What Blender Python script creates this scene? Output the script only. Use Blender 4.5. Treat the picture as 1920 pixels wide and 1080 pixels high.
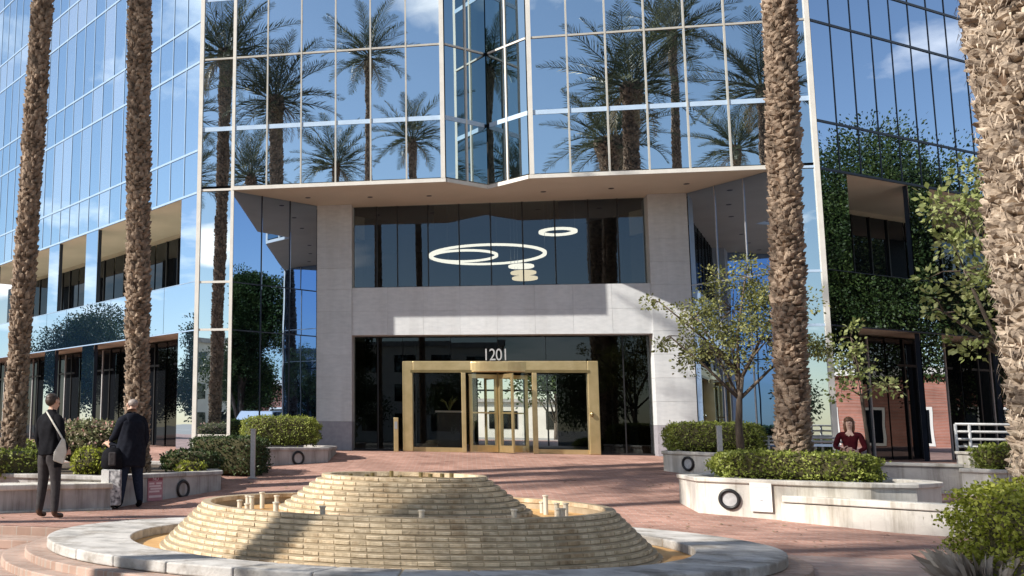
import bpy, bmesh, math, random
import numpy as np
from mathutils import Vector, Matrix, Euler
R = math.radians
random.seed(7)
scene = bpy.context.scene
for o in list(bpy.data.objects):
    bpy.data.objects.remove(o)
COL = scene.collection

# ------------------------------------------------------------------ camera, sky, sun, exposure
F_PX, PPX = 1820.0, 478.0
PITCH, ROLL, YAW = R(8.05), R(0.775), R(12.3)
cam_d = bpy.data.cameras.new('camera')
cam = bpy.data.objects.new('camera', cam_d)
COL.objects.link(cam)
cam_d.sensor_width = 36.0
cam_d.lens = 36.0 * F_PX / 1920.0
cam_d.shift_x = 0.5 - PPX / 1920.0
cam_d.clip_start, cam_d.clip_end = 0.1, 3000.0
fwd = Vector((0, math.cos(PITCH), math.sin(PITCH)))
up = Vector((0, -math.sin(PITCH), math.cos(PITCH)))
rt = Vector((1, 0, 0))
rt, up = math.cos(ROLL) * rt + math.sin(ROLL) * up, -math.sin(ROLL) * rt + math.cos(ROLL) * up
rz = Matrix.Rotation(YAW, 3, 'Z')
rt, up, fwd = rz @ rt, rz @ up, rz @ fwd
cam.matrix_world = Matrix(((rt.x, up.x, -fwd.x, 0), (rt.y, up.y, -fwd.y, 0), (rt.z, up.z, -fwd.z, 1.6), (0, 0, 0, 1)))
scene.camera = cam

SUN_EL = R(34.6)
SUN_AZ = R(61.5)          # light travels towards (+sin, +cos) in plan
sun_vec = Vector((math.sin(SUN_AZ) * math.cos(SUN_EL), math.cos(SUN_AZ) * math.cos(SUN_EL), -math.sin(SUN_EL)))
sl = bpy.data.lights.new('sun', 'SUN')
sl.energy = 5.0
sl.angle = R(0.53)
sl.color = (1.0, 0.94, 0.85)
sun = bpy.data.objects.new('sun', sl)
COL.objects.link(sun)
sun.location = (-30, -20, 40)
sun.rotation_euler = sun_vec.to_track_quat('-Z', 'Y').to_euler()

world = bpy.data.worlds.new('World')
scene.world = world
world.use_nodes = True
wt = world.node_tree
for n in list(wt.nodes):
    wt.nodes.remove(n)
w_out = wt.nodes.new('ShaderNodeOutputWorld')
w_bg = wt.nodes.new('ShaderNodeBackground')
w_bg.inputs['Strength'].default_value = 0.092
sky = wt.nodes.new('ShaderNodeTexSky')
sky.sky_type = 'NISHITA'
sky.sun_disc = False
sky.sun_elevation = SUN_EL
sky.sun_rotation = math.atan2(-sun_vec.x, -sun_vec.y) % (2 * math.pi)
sky.air_density, sky.dust_density, sky.ozone_density = 1.0, 0.35, 1.6
# scattered cumulus: noise on a flat cloud layer seen from the ground
tc = wt.nodes.new('ShaderNodeTexCoord')
sep = wt.nodes.new('ShaderNodeSeparateXYZ')
wt.links.new(tc.outputs['Generated'], sep.inputs[0])
addz = wt.nodes.new('ShaderNodeMath'); addz.operation = 'ADD'; addz.inputs[1].default_value = 0.16
mx0 = wt.nodes.new('ShaderNodeMath'); mx0.operation = 'MAXIMUM'; mx0.inputs[1].default_value = 0.0
wt.links.new(sep.outputs['Z'], mx0.inputs[0]); wt.links.new(mx0.outputs[0], addz.inputs[0])
dv = wt.nodes.new('ShaderNodeVectorMath'); dv.operation = 'DIVIDE'
cmb = wt.nodes.new('ShaderNodeCombineXYZ')
for k in range(3):
    wt.links.new(addz.outputs[0], cmb.inputs[k])
wt.links.new(tc.outputs['Generated'], dv.inputs[0]); wt.links.new(cmb.outputs[0], dv.inputs[1])
off = wt.nodes.new('ShaderNodeVectorMath'); off.operation = 'ADD'; off.inputs[1].default_value = (3.756, -2.758, 0.0)
wt.links.new(dv.outputs[0], off.inputs[0])
cn = wt.nodes.new('ShaderNodeTexNoise'); cn.inputs['Scale'].default_value = 1.15
cn.inputs['Detail'].default_value = 8.0; cn.inputs['Roughness'].default_value = 0.52
wt.links.new(off.outputs[0], cn.inputs['Vector'])
cr = wt.nodes.new('ShaderNodeValToRGB')
cr.color_ramp.elements[0].position = 0.555; cr.color_ramp.elements[1].position = 0.635
wt.links.new(cn.outputs['Fac'], cr.inputs[0])
hz = wt.nodes.new('ShaderNodeMapRange'); hz.inputs[1].default_value = 0.02; hz.inputs[2].default_value = 0.16
wt.links.new(sep.outputs['Z'], hz.inputs[0])
cm = wt.nodes.new('ShaderNodeMath'); cm.operation = 'MULTIPLY'
wt.links.new(cr.outputs[0], cm.inputs[0]); wt.links.new(hz.outputs[0], cm.inputs[1])
cm2 = wt.nodes.new('ShaderNodeMath'); cm2.operation = 'MULTIPLY'; cm2.inputs[1].default_value = 0.85
wt.links.new(cm.outputs[0], cm2.inputs[0])
mixc = wt.nodes.new('ShaderNodeMixRGB'); mixc.inputs['Color2'].default_value = (12.0, 11.8, 11.6, 1)
wt.links.new(cm2.outputs[0], mixc.inputs['Fac']); wt.links.new(sky.outputs[0], mixc.inputs['Color1'])
wt.links.new(mixc.outputs[0], w_bg.inputs['Color'])
wt.links.new(w_bg.outputs[0], w_out.inputs[0])

vs = scene.view_settings
vs.view_transform = 'Standard'
vs.look = 'None'
vs.exposure = 0.58
vs.gamma = 1.0
vs.use_curve_mapping = False
cy = scene.cycles
cy.use_denoising = True
cy.max_bounces = 9
cy.diffuse_bounces = 3
cy.glossy_bounces = 6
cy.transmission_bounces = 6
cy.transparent_max_bounces = 14
cy.caustics_reflective = False
cy.caustics_refractive = False
cy.sample_clamp_indirect = 6.0

# ------------------------------------------------------------------ materials
MATS = {}
def new_mat(name):
    m = bpy.data.materials.new(name); m.use_nodes = True
    nt = m.node_tree
    for n in list(nt.nodes): nt.nodes.remove(n)
    out = nt.nodes.new('ShaderNodeOutputMaterial')
    MATS[name] = m
    return m, nt, out
def nd(nt, t, **kw):
    n = nt.nodes.new(t)
    for k, v in kw.items():
        if k in n.inputs: n.inputs[k].default_value = v
        else: setattr(n, k, v)
    return n
def c4(c): return (c[0], c[1], c[2], 1.0)
def mat_noise(name, c1, c2, scale=6.0, rough=0.7, bump=0.0, bscale=40.0, metallic=0.0, spec=0.4, detail=5.0, stretch=(1, 1, 1), c3=None, coat=0.0, objvar=0.0):
    m, nt, out = new_mat(name)
    p = nd(nt, 'ShaderNodeBsdfPrincipled')
    p.inputs['Roughness'].default_value = rough
    p.inputs['Metallic'].default_value = metallic
    p.inputs['Specular IOR Level'].default_value = spec
    if coat: p.inputs['Coat Weight'].default_value = coat
    t = nd(nt, 'ShaderNodeTexCoord'); mp = nd(nt, 'ShaderNodeMapping'); mp.inputs['Scale'].default_value = stretch
    nt.links.new(t.outputs['Object'], mp.inputs[0])
    if objvar:
        oi = nd(nt, 'ShaderNodeObjectInfo'); va = nd(nt, 'ShaderNodeVectorMath', operation='SCALE'); va.inputs[0].default_value = (37, 91, 53)
        nt.links.new(oi.outputs['Random'], va.inputs['Scale']); nt.links.new(va.outputs[0], mp.inputs['Location'])
    n1 = nd(nt, 'ShaderNodeTexNoise'); n1.inputs['Scale'].default_value = scale; n1.inputs['Detail'].default_value = detail
    nt.links.new(mp.outputs[0], n1.inputs['Vector'])
    r = nd(nt, 'ShaderNodeValToRGB')
    r.color_ramp.elements[0].color = c4(c1); r.color_ramp.elements[1].color = c4(c2)
    r.color_ramp.elements[0].position = 0.32; r.color_ramp.elements[1].position = 0.68
    if c3:
        e = r.color_ramp.elements.new(0.5); e.color = c4(c3)
    nt.links.new(n1.outputs['Fac'], r.inputs[0])
    src = r.outputs[0]
    if objvar:
        hs = nd(nt, 'ShaderNodeHueSaturation')
        mr = nd(nt, 'ShaderNodeMapRange'); mr.inputs[3].default_value = 1 - objvar; mr.inputs[4].default_value = 1 + objvar
        nt.links.new(oi.outputs['Random'], mr.inputs[0]); nt.links.new(mr.outputs[0], hs.inputs['Value']); nt.links.new(src, hs.inputs['Color'])
        src = hs.outputs[0]
    nt.links.new(src, p.inputs['Base Color'])
    if bump:
        n2 = nd(nt, 'ShaderNodeTexNoise'); n2.inputs['Scale'].default_value = bscale; n2.inputs['Detail'].default_value = 4
        nt.links.new(mp.outputs[0], n2.inputs['Vector'])
        b = nd(nt, 'ShaderNodeBump'); b.inputs['Strength'].default_value = bump; b.inputs['Distance'].default_value = 0.02
        nt.links.new(n2.outputs['Fac'], b.inputs['Height']); nt.links.new(b.outputs[0], p.inputs['Normal'])
    nt.links.new(p.outputs[0], out.inputs[0])
    return m
def mat_mirror(name, tint, fac, dark, blind, blind_share=0.25, wob=0.0016):
    m, nt, out = new_mat(name)
    g = nd(nt, 'ShaderNodeBsdfGlossy'); g.inputs['Color'].default_value = c4(tint); g.inputs['Roughness'].default_value = 0.0
    d = nd(nt, 'ShaderNodeBsdfDiffuse')
    oi = nd(nt, 'ShaderNodeObjectInfo')
    r = nd(nt, 'ShaderNodeValToRGB'); r.color_ramp.interpolation = 'LINEAR'
    r.color_ramp.elements[0].position = 1 - blind_share; r.color_ramp.elements[0].color = c4(dark)
    r.color_ramp.elements[1].position = 1.0; r.color_ramp.elements[1].color = c4(blind)
    nt.links.new(oi.outputs['Random'], r.inputs[0]); nt.links.new(r.outputs[0], d.inputs['Color'])
    t = nd(nt, 'ShaderNodeTexCoord')
    va = nd(nt, 'ShaderNodeVectorMath', operation='SCALE'); va.inputs[0].default_value = (57, 31, 83)
    nt.links.new(oi.outputs['Random'], va.inputs['Scale'])
    ad = nd(nt, 'ShaderNodeVectorMath', operation='ADD'); nt.links.new(t.outputs['Object'], ad.inputs[0]); nt.links.new(va.outputs[0], ad.inputs[1])
    n = nd(nt, 'ShaderNodeTexNoise'); n.inputs['Scale'].default_value = 0.9; n.inputs['Detail'].default_value = 1.0
    nt.links.new(ad.outputs[0], n.inputs['Vector'])
    b = nd(nt, 'ShaderNodeBump'); b.inputs['Strength'].default_value = 1.0; b.inputs['Distance'].default_value = wob
    nt.links.new(n.outputs['Fac'], b.inputs['Height']); nt.links.new(b.outputs[0], g.inputs['Normal'])
    mx = nd(nt, 'ShaderNodeMixShader'); mx.inputs[0].default_value = fac
    nt.links.new(d.outputs[0], mx.inputs[1]); nt.links.new(g.outputs[0], mx.inputs[2]); nt.links.new(mx.outputs[0], out.inputs[0])
    return m
def mat_glass(name, tint, fac, gtint=(0.8, 0.88, 0.95)):
    m, nt, out = new_mat(name)
    g = nd(nt, 'ShaderNodeBsdfGlossy'); g.inputs['Color'].default_value = c4(gtint); g.inputs['Roughness'].default_value = 0.0
    tr = nd(nt, 'ShaderNodeBsdfTransparent'); tr.inputs['Color'].default_value = c4(tint)
    mx = nd(nt, 'ShaderNodeMixShader'); mx.inputs[0].default_value = fac
    nt.links.new(tr.outputs[0], mx.inputs[1]); nt.links.new(g.outputs[0], mx.inputs[2]); nt.links.new(mx.outputs[0], out.inputs[0])
    return m
def mat_leaf(name, c1, c2, c3, scale=3.0, trans=0.3, rough=0.5):
    m, nt, out = new_mat(name)
    p = nd(nt, 'ShaderNodeBsdfPrincipled'); p.inputs['Roughness'].default_value = rough; p.inputs['Specular IOR Level'].default_value = 0.35
    t = nd(nt, 'ShaderNodeTexCoord'); n1 = nd(nt, 'ShaderNodeTexNoise'); n1.inputs['Scale'].default_value = scale; n1.inputs['Detail'].default_value = 6
    nt.links.new(t.outputs['Object'], n1.inputs['Vector'])
    r = nd(nt, 'ShaderNodeValToRGB'); r.color_ramp.elements[0].color = c4(c1); r.color_ramp.elements[1].color = c4(c3)
    r.color_ramp.elements[0].position = 0.3; r.color_ramp.elements[1].position = 0.7
    e = r.color_ramp.elements.new(0.5); e.color = c4(c2)
    g = nd(nt, 'ShaderNodeNewGeometry')
    mr = nd(nt, 'ShaderNodeMapRange'); mr.inputs[3].default_value = -0.16; mr.inputs[4].default_value = 0.16
    nt.links.new(g.outputs['Random Per Island'], mr.inputs[0])
    ad = nd(nt, 'ShaderNodeMath', operation='ADD'); nt.links.new(n1.outputs['Fac'], ad.inputs[0]); nt.links.new(mr.outputs[0], ad.inputs[1])
    nt.links.new(ad.outputs[0], r.inputs[0]); nt.links.new(r.outputs[0], p.inputs['Base Color'])
    tl = nd(nt, 'ShaderNodeBsdfTranslucent'); nt.links.new(r.outputs[0], tl.inputs['Color'])
    mx = nd(nt, 'ShaderNodeMixShader'); mx.inputs[0].default_value = trans
    nt.links.new(p.outputs[0], mx.inputs[1]); nt.links.new(tl.outputs[0], mx.inputs[2]); nt.links.new(mx.outputs[0], out.inputs[0])
    return m
def mat_brick(name, c1, c2, mortar, w=0.2, h=0.1, ms=0.006, rough=0.8, dirt=0.35, rot=0.0, vertical=False):
    m, nt, out = new_mat(name)
    p = nd(nt, 'ShaderNodeBsdfPrincipled'); p.inputs['Roughness'].default_value = rough; p.inputs['Specular IOR Level'].default_value = 0.3
    t = nd(nt, 'ShaderNodeTexCoord'); mp = nd(nt, 'ShaderNodeMapping')
    mp.inputs['Rotation'].default_value = (R(90) if vertical else 0, 0, rot)
    nt.links.new(t.outputs['Object'], mp.inputs[0])
    bt = nd(nt, 'ShaderNodeTexBrick'); bt.inputs['Scale'].default_value = 1.0
    bt.inputs['Brick Width'].default_value = w; bt.inputs['Row Height'].default_value = h; bt.inputs['Mortar Size'].default_value = ms
    bt.inputs['Color1'].default_value = c4(c1); bt.inputs['Color2'].default_value = c4(c2); bt.inputs['Mortar'].default_value = c4(mortar)
    nt.links.new(mp.outputs[0], bt.inputs['Vector'])
    n1 = nd(nt, 'ShaderNodeTexNoise'); n1.inputs['Scale'].default_value = 0.9; n1.inputs['Detail'].default_value = 7; n1.inputs['Roughness'].default_value = 0.65
    nt.links.new(t.outputs['Object'], n1.inputs['Vector'])
    mr = nd(nt, 'ShaderNodeMapRange'); mr.inputs[1].default_value = 0.25; mr.inputs[2].default_value = 0.75
    mr.inputs[3].default_value = 1 - dirt; mr.inputs[4].default_value = 1 + dirt
    nt.links.new(n1.outputs['Fac'], mr.inputs[0])
    hs = nd(nt, 'ShaderNodeHueSaturation'); nt.links.new(bt.outputs['Color'], hs.inputs['Color']); nt.links.new(mr.outputs[0], hs.inputs['Value'])
    nt.links.new(hs.outputs[0], p.inputs['Base Color'])
    b = nd(nt, 'ShaderNodeBump'); b.inputs['Strength'].default_value = 0.5; b.inputs['Distance'].default_value = 0.004; b.invert = True
    nt.links.new(bt.outputs['Fac'], b.inputs['Height']); nt.links.new(b.outputs[0], p.inputs['Normal'])
    nt.links.new(p.outputs[0], out.inputs[0])
    return m
def mat_emit(name, c, s):
    m, nt, out = new_mat(name)
    e = nd(nt, 'ShaderNodeEmission'); e.inputs['Color'].default_value = c4(c); e.inputs['Strength'].default_value = s
    nt.links.new(e.outputs[0], out.inputs[0]); return m

def streaks(m, dark, lo, hi, sc=(5.0, 5.0, 0.35), scale=1.0):
    """rain streaks and grime at fixed places on the surface"""
    nt = m.node_tree; pb = [n for n in nt.nodes if n.type == 'BSDF_PRINCIPLED'][0]; src = pb.inputs['Base Color'].links[0].from_socket
    ge = nd(nt, 'ShaderNodeNewGeometry'); mp2 = nd(nt, 'ShaderNodeMapping'); mp2.inputs['Scale'].default_value = sc; nt.links.new(ge.outputs['Position'], mp2.inputs[0])
    ns = nd(nt, 'ShaderNodeTexNoise'); ns.inputs['Scale'].default_value = scale; ns.inputs['Detail'].default_value = 8; ns.inputs['Roughness'].default_value = 0.7; nt.links.new(mp2.outputs[0], ns.inputs['Vector'])
    rs = nd(nt, 'ShaderNodeValToRGB'); rs.color_ramp.elements[0].position = lo; rs.color_ramp.elements[0].color = c4(dark); rs.color_ramp.elements[1].position = hi; rs.color_ramp.elements[1].color = (1, 1, 1, 1)
    nt.links.new(ns.outputs['Fac'], rs.inputs[0]); mm = nd(nt, 'ShaderNodeMixRGB', blend_type='MULTIPLY'); mm.inputs['Fac'].default_value = 1.0
    nt.links.new(src, mm.inputs['Color1']); nt.links.new(rs.outputs[0], mm.inputs['Color2']); nt.links.new(mm.outputs[0], pb.inputs['Base Color'])
M = MATS
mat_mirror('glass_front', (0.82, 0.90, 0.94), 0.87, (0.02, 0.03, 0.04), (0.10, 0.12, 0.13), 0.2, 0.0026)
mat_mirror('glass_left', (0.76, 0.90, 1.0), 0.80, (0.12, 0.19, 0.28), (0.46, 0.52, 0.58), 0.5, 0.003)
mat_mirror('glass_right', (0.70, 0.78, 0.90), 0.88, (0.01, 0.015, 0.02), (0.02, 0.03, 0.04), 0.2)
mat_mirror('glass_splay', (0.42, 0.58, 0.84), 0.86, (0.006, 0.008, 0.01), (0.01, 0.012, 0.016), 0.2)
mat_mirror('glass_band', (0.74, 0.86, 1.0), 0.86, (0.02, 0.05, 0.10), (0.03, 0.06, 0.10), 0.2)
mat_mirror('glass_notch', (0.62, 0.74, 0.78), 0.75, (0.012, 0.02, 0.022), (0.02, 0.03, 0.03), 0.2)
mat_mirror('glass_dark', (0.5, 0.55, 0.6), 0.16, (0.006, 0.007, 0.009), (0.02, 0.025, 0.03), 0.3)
mat_glass('glass_lobby', (0.50, 0.51, 0.50), 0.115, (0.60, 0.68, 0.78))
mat_glass('glass_entry', (0.30, 0.32, 0.30), 0.05)
mat_glass('glass_door', (0.95, 0.97, 0.965), 0.03)
mat_noise('trim_white', (0.62, 0.60, 0.55), (0.70, 0.68, 0.63), 3.0, 0.45)
mat_noise('trim_beige', (0.42, 0.41, 0.37), (0.50, 0.48, 0.43), 3.0, 0.4)
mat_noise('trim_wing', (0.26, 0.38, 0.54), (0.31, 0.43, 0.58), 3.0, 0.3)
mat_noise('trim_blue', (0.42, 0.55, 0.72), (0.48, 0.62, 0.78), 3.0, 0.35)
mat_noise('trim_dark', (0.02, 0.03, 0.045), (0.03, 0.04, 0.06), 3.0, 0.4)
mat_noise('soffit', (0.68, 0.645, 0.53), (0.74, 0.70, 0.58), 1.2, 0.8)
mat_noise('stone', (0.565, 0.585, 0.60), (0.645, 0.66, 0.67), 5.0, 0.6, 0.08, 60, stretch=(1, 1, 3), objvar=0.03)
mat_noise('stone_dark', (0.30, 0.29, 0.32), (0.37, 0.36, 0.39), 9.0, 0.5, 0.05, 60, objvar=0.04)
mat_noise('stone_joint', (0.42, 0.42, 0.42), (0.46, 0.46, 0.46), 5.0, 0.9)
mat_noise('concrete', (0.46, 0.43, 0.38), (0.70, 0.67, 0.61), 2.2, 0.85, 0.2, 30, c3=(0.63, 0.60, 0.54), detail=9, stretch=(1, 1, 0.6))
mat_noise('concrete_gray', (0.33, 0.31, 0.30), (0.50, 0.48, 0.46), 2.6, 0.85, 0.2, 30, detail=9)
mat_noise('coping', (0.30, 0.29, 0.275), (0.60, 0.58, 0.55), 3.0, 0.85, 0.3, 40, c3=(0.50, 0.48, 0.455), objvar=0.07, detail=10)
mat_noise('soil', (0.06, 0.045, 0.03), (0.11, 0.08, 0.055), 8.0, 0.95, 0.4, 30)
mat_noise('brass', (0.58, 0.44, 0.22), (0.70, 0.54, 0.29), 4.0, 0.30, metallic=0.75)
mat_noise('brass_dark', (0.22, 0.17, 0.08), (0.30, 0.23, 0.11), 4.0, 0.35, metallic=0.7)
mat_noise('steel', (0.42, 0.43, 0.45), (0.52, 0.53, 0.55), 8.0, 0.35, metallic=0.8)
mat_noise('galvanised', (0.42, 0.42, 0.42), (0.52, 0.52, 0.52), 20.0, 0.5, metallic=0.3)
mat_noise('black_metal', (0.012, 0.012, 0.013), (0.02, 0.02, 0.022), 8.0, 0.4)
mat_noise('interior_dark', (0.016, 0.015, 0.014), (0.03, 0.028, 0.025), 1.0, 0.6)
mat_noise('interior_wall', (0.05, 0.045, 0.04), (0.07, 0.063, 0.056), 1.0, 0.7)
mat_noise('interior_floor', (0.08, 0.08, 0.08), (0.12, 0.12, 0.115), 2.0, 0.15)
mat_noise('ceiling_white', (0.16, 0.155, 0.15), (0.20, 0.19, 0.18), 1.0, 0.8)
mat_emit('lamp_glow', (1.0, 0.93, 0.80), 3.2)
mat_emit('lamp_glow_warm', (1.0, 0.82, 0.55), 2.4)
mat_brick('paving', (0.31, 0.165, 0.125), (0.45, 0.255, 0.20), (0.38, 0.30, 0.26), 0.21, 0.105, 0.007)
mat_brick('paving_step', (0.35, 0.235, 0.185), (0.47, 0.335, 0.275), (0.40, 0.34, 0.29), 0.21, 0.07, 0.007)
mat_brick('paving_low', (0.34, 0.24, 0.21), (0.44, 0.33, 0.29), (0.32, 0.28, 0.25), 0.21, 0.105, 0.007)
fb = mat_noise('fountain_brick', (0.42, 0.335, 0.22), (0.70, 0.585, 0.42), 9.0, 0.8, 0.4, 45, c3=(0.59, 0.48, 0.33), objvar=0.15)
nt = fb.node_tree; pb = [n for n in nt.nodes if n.type == 'BSDF_PRINCIPLED'][0]; src = pb.inputs['Base Color'].links[0].from_socket
ge = nd(nt, 'ShaderNodeNewGeometry'); mp2 = nd(nt, 'ShaderNodeMapping'); mp2.inputs['Scale'].default_value = (1.6, 1.6, 0.5); nt.links.new(ge.outputs['Position'], mp2.inputs[0])
ns = nd(nt, 'ShaderNodeTexNoise'); ns.inputs['Scale'].default_value = 1.4; ns.inputs['Detail'].default_value = 7; ns.inputs['Roughness'].default_value = 0.65; nt.links.new(mp2.outputs[0], ns.inputs['Vector'])
rs = nd(nt, 'ShaderNodeValToRGB'); rs.color_ramp.elements[0].position = 0.36; rs.color_ramp.elements[0].color = (0.62, 0.54, 0.46, 1); rs.color_ramp.elements[1].position = 0.50; rs.color_ramp.elements[1].color = (1, 1, 1, 1)
nt.links.new(ns.outputs['Fac'], rs.inputs[0]); mm = nd(nt, 'ShaderNodeMixRGB', blend_type='MULTIPLY'); mm.inputs['Fac'].default_value = 1.0
nt.links.new(src, mm.inputs['Color1']); nt.links.new(rs.outputs[0], mm.inputs['Color2']); nt.links.new(mm.outputs[0], pb.inputs['Base Color'])
mat_noise('fountain_mortar', (0.34, 0.27, 0.18), (0.44, 0.36, 0.25), 8.0, 0.9, 0.2, 50)
mat_noise('basin_floor', (0.46, 0.24, 0.08), (0.66, 0.42, 0.18), 2.5, 0.6, 0.1, 20)
mat_noise('nozzle', (0.55, 0.50, 0.40), (0.66, 0.60, 0.50), 12.0, 0.6)
mat_noise('asphalt', (0.045, 0.045, 0.047), (0.065, 0.064, 0.062), 3.0, 0.9, 0.2, 80)
mat_noise('far_ground', (0.24, 0.22, 0.19), (0.34, 0.31, 0.27), 0.05, 0.95)
mat_noise('bark_palm', (0.055, 0.034, 0.022), (0.15, 0.095, 0.06), 9.0, 0.95, 0.6, 25)
mat_noise('palm_boot', (0.10, 0.075, 0.055), (0.40, 0.31, 0.23), 7.0, 0.95, 0.6, 40, c3=(0.25, 0.185, 0.135), detail=9, stretch=(1, 1, 1.0))
mat_noise('palm_boot_pale', (0.15, 0.115, 0.09), (0.54, 0.45, 0.355), 9.0, 0.95, 0.6, 40, c3=(0.36, 0.285, 0.215), detail=9)
mat_noise('bark', (0.06, 0.045, 0.035), (0.16, 0.125, 0.095), 12.0, 0.95, 0.5, 30, stretch=(1, 1, 0.3))
mat_leaf('frond', (0.03, 0.045, 0.02), (0.06, 0.08, 0.034), (0.14, 0.155, 0.07), 1.6, 0.2)
mat_leaf('frond_dry', (0.16, 0.12, 0.06), (0.24, 0.19, 0.10), (0.30, 0.24, 0.13), 1.6, 0.2)
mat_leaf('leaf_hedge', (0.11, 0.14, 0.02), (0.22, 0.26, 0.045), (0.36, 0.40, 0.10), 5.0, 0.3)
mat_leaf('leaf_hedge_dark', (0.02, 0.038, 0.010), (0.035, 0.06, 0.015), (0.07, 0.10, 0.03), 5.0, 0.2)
mat_leaf('leaf_bright', (0.17, 0.20, 0.02), (0.30, 0.33, 0.04), (0.44, 0.46, 0.09), 6.0, 0.35)
mat_leaf('leaf_olive', (0.09, 0.105, 0.03), (0.19, 0.205, 0.065), (0.33, 0.33, 0.13), 3.0, 0.3)
mat_leaf('leaf_lime', (0.14, 0.18, 0.05), (0.26, 0.30, 0.10), (0.40, 0.43, 0.20), 3.0, 0.35)
mat_leaf('leaf_ficus', (0.016, 0.034, 0.009), (0.032, 0.06, 0.014), (0.07, 0.105, 0.025), 0.9, 0.2)
mat_leaf('leaf_oleander', (0.10, 0.13, 0.05), (0.20, 0.22, 0.10), (0.42, 0.32, 0.26), 7.0, 0.3)
mat_leaf('leaf_pink', (0.45, 0.16, 0.15), (0.60, 0.30, 0.27), (0.70, 0.48, 0.42), 7.0, 0.3)
mat_leaf('dry_grass', (0.30, 0.25, 0.20), (0.42, 0.36, 0.30), (0.55, 0.49, 0.42), 6.0, 0.2)
mat_noise('twig', (0.05, 0.045, 0.02), (0.08, 0.07, 0.03), 9.0, 0.95)
mat_noise('skin', (0.50, 0.30, 0.21), (0.56, 0.34, 0.25), 6.0, 0.5)
mat_noise('skin_pale', (0.62, 0.41, 0.32), (0.66, 0.45, 0.36), 6.0, 0.5)
mat_noise('hair_dark', (0.025, 0.015, 0.010), (0.05, 0.03, 0.02), 30.0, 0.5, stretch=(1, 1, 0.2))
mat_noise('hair_gray', (0.22, 0.18, 0.16), (0.34, 0.29, 0.26), 30.0, 0.5)
mat_noise('hair_auburn', (0.10, 0.045, 0.025), (0.17, 0.08, 0.04), 30.0, 0.5, stretch=(1, 1, 0.2))
mat_noise('cloth_black', (0.006, 0.006, 0.008), (0.010, 0.010, 0.013), 20.0, 0.85, 0.3, 14, spec=0.1)
mat_noise('cloth_navy', (0.007, 0.008, 0.013), (0.012, 0.014, 0.022), 20.0, 0.85, 0.3, 14, spec=0.1)
mat_noise('cloth_gray', (0.040, 0.036, 0.038), (0.055, 0.05, 0.052), 20.0, 0.85, 0.3, 14, spec=0.1)
mat_noise('cloth_denim', (0.012, 0.018, 0.036), (0.022, 0.03, 0.052), 40.0, 0.85, 0.3, 14, spec=0.1)
mat_noise('cloth_maroon', (0.055, 0.006, 0.010), (0.08, 0.010, 0.014), 20.0, 0.85, 0.3, 14, spec=0.1)
mat_noise('leather', (0.05, 0.025, 0.015), (0.08, 0.04, 0.025), 12.0, 0.45)
mat_noise('canvas_pale', (0.50, 0.48, 0.42), (0.60, 0.58, 0.52), 12.0, 0.9)
mat_noise('card_white', (0.76, 0.75, 0.72), (0.82, 0.81, 0.78), 4.0, 0.6)
mat_noise('print_gray', (0.45, 0.46, 0.48), (0.55, 0.56, 0.58), 8.0, 0.6)
mat_noise('print_blotch', (0.06, 0.06, 0.07), (0.66, 0.66, 0.66), 14.0, 0.6, detail=2)
mat_noise('sign_red', (0.42, 0.19, 0.22), (0.47, 0.22, 0.25), 4.0, 0.5)
mat_noise('sign_dark_red', (0.22, 0.05, 0.07), (0.27, 0.07, 0.09), 4.0, 0.5)
mat_noise('sign_pale', (0.68, 0.52, 0.53), (0.74, 0.58, 0.59), 4.0, 0.5)
mat_noise('car_paint', (0.55, 0.56, 0.58), (0.60, 0.61, 0.63), 2.0, 0.25, coat=0.5)
mat_noise('rubber', (0.015, 0.015, 0.015), (0.025, 0.025, 0.025), 8.0, 0.8)
mat_noise('plaster', (0.66, 0.62, 0.55), (0.74, 0.70, 0.63), 1.2, 0.85)
mat_brick('brick_wall', (0.30, 0.10, 0.06), (0.40, 0.15, 0.10), (0.35, 0.28, 0.23), 0.22, 0.075, 0.01, vertical=True)

streaks(M['concrete'], (0.66, 0.63, 0.58), 0.36, 0.52)
streaks(M['concrete_gray'], (0.62, 0.60, 0.57), 0.36, 0.52)
streaks(M['stone'], (0.92, 0.915, 0.91), 0.38, 0.55, (2.5, 2.5, 0.25))
streaks(M['coping'], (0.60, 0.57, 0.53), 0.38, 0.52, (2.2, 2.2, 2.2))
streaks(M['paving'], (0.66, 0.62, 0.60), 0.34, 0.46, (1.1, 1.1, 1.0))
streaks(M['paving_low'], (0.66, 0.62, 0.60), 0.34, 0.46, (1.1, 1.1, 1.0))

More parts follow.
